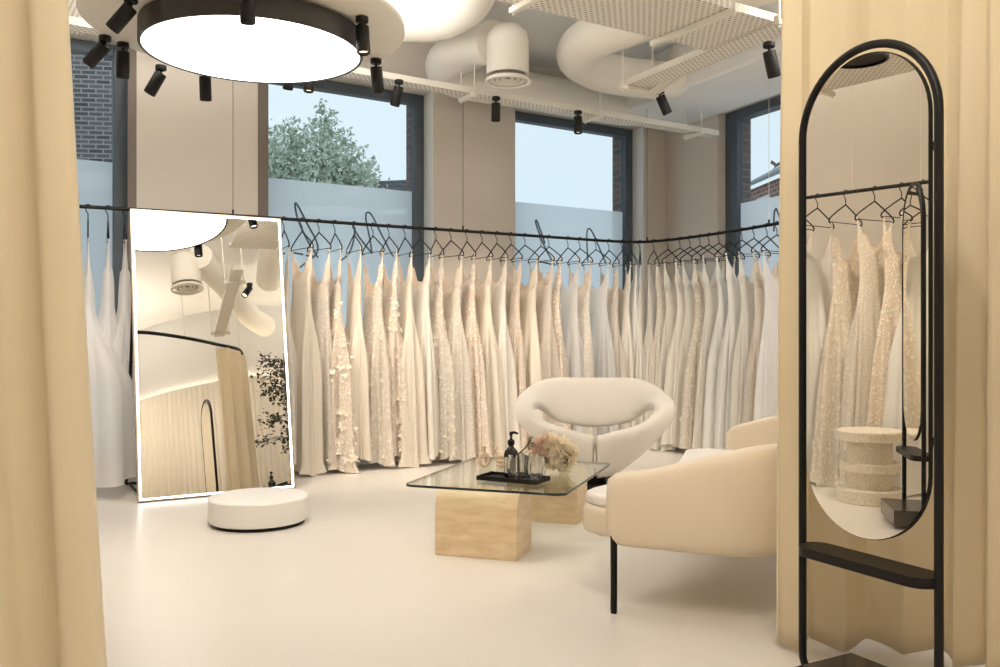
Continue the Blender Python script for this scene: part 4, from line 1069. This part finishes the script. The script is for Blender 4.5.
o = copy_tree(sp0[0]); o.location = (.25, 1.35, CEIL - .002); tag(o, 'added black spotlight on the fitting area ceiling, unseen, brightening the curtain', 'spotlight', 'black spotlights under the ceiling')
o = light('spot_beam', 'SPOT', (.25, 1.35, CEIL - .25), 100, (1, .88, .72), .05, spot=95, blend=1); aim(o, (1.35, 2.95, 1.0))  # unseen spotlight added to brighten the curtain behind the arched mirror
o = copy_tree(sp0[0]); o.location = (-1.55, 2.75, CEIL - .002); tag(o, 'added black ceiling spotlight, unseen, brightening the side rail of gowns', 'spotlight', 'black spotlights under the ceiling')
o = light('spot_beam', 'SPOT', (-1.55, 2.75, CEIL - .25), 210, (1, .88, .72), .05, spot=75, blend=1); aim(o, (-2.95, 3.6, 1.0))  # extra unseen spotlight, put in to lift the gowns on the side rail
for k, (q, tg) in enumerate((((2.75, 4.7, 3.2), (2.0, 7.4, .9)), ((2.35, 4.3, 3.2), (1.1, 8.3, .9)))):
    o = copy_tree(sp0[0]); o.location = V(*q) ; o.location.z = CEIL - .002  # further unseen spotlights, added to brighten gowns around the rail bend
    tag(o, ('first' if k == 0 else 'second') + ' of two added black ceiling spotlights beyond the sofa, unseen, brightening the gowns', 'spotlight', 'black spotlights under the ceiling')
    o = light('spot_beam', 'SPOT', (q[0], q[1], CEIL - .25), 230, (1, .89, .76), .05, spot=65, blend=1); aim(o, tg)
w = bpy.data.worlds.new('sky'); SC.world = w; w.use_nodes = True
nt = w.node_tree; nt.nodes.clear()
bg = nt.nodes.new('ShaderNodeBackground'); wo = nt.nodes.new('ShaderNodeOutputWorld')
tcw = nt.nodes.new('ShaderNodeTexCoord'); nz = nt.nodes.new('ShaderNodeTexNoise'); nz.inputs['Scale'].default_value = 2.0; nz.inputs['Detail'].default_value = 4
rp = nt.nodes.new('ShaderNodeValToRGB'); rp.color_ramp.elements[0].position = .3; rp.color_ramp.elements[0].color = (.68, .82, .90, 1); rp.color_ramp.elements[1].position = .7; rp.color_ramp.elements[1].color = (.75, .87, .93, 1)
nt.links.new(tcw.outputs['Generated'], nz.inputs['Vector']); nt.links.new(nz.outputs['Fac'], rp.inputs[0]); nt.links.new(rp.outputs[0], bg.inputs[0]); nt.links.new(bg.outputs[0], wo.inputs[0])
bg.inputs[1].default_value = 1.22

# ---------------------------------------------------------------- camera and view
cam = bpy.data.cameras.new('camera'); cam.sensor_width = 36; cam.lens = 36 * F / 1000; cam.clip_start = .05; cam.clip_end = 300
co = bpy.data.objects.new('camera', cam); COL.objects.link(co); co.location = (0, 0, H); co.rotation_euler = (PI / 2, 0, 0); SC.camera = co
vs_ = SC.view_settings; SC.display_settings.display_device = 'sRGB'
vs_.view_transform = 'Standard'; vs_.look = 'None'; vs_.exposure = -0.04; vs_.gamma = 1; vs_.use_curve_mapping = False
cy = SC.cycles
cy.use_denoising = True; cy.max_bounces = 9; cy.diffuse_bounces = 5; cy.glossy_bounces = 5; cy.transparent_max_bounces = 16; cy.transmission_bounces = 6
cy.sample_clamp_indirect = 6; cy.caustics_reflective = False; cy.caustics_refractive = False
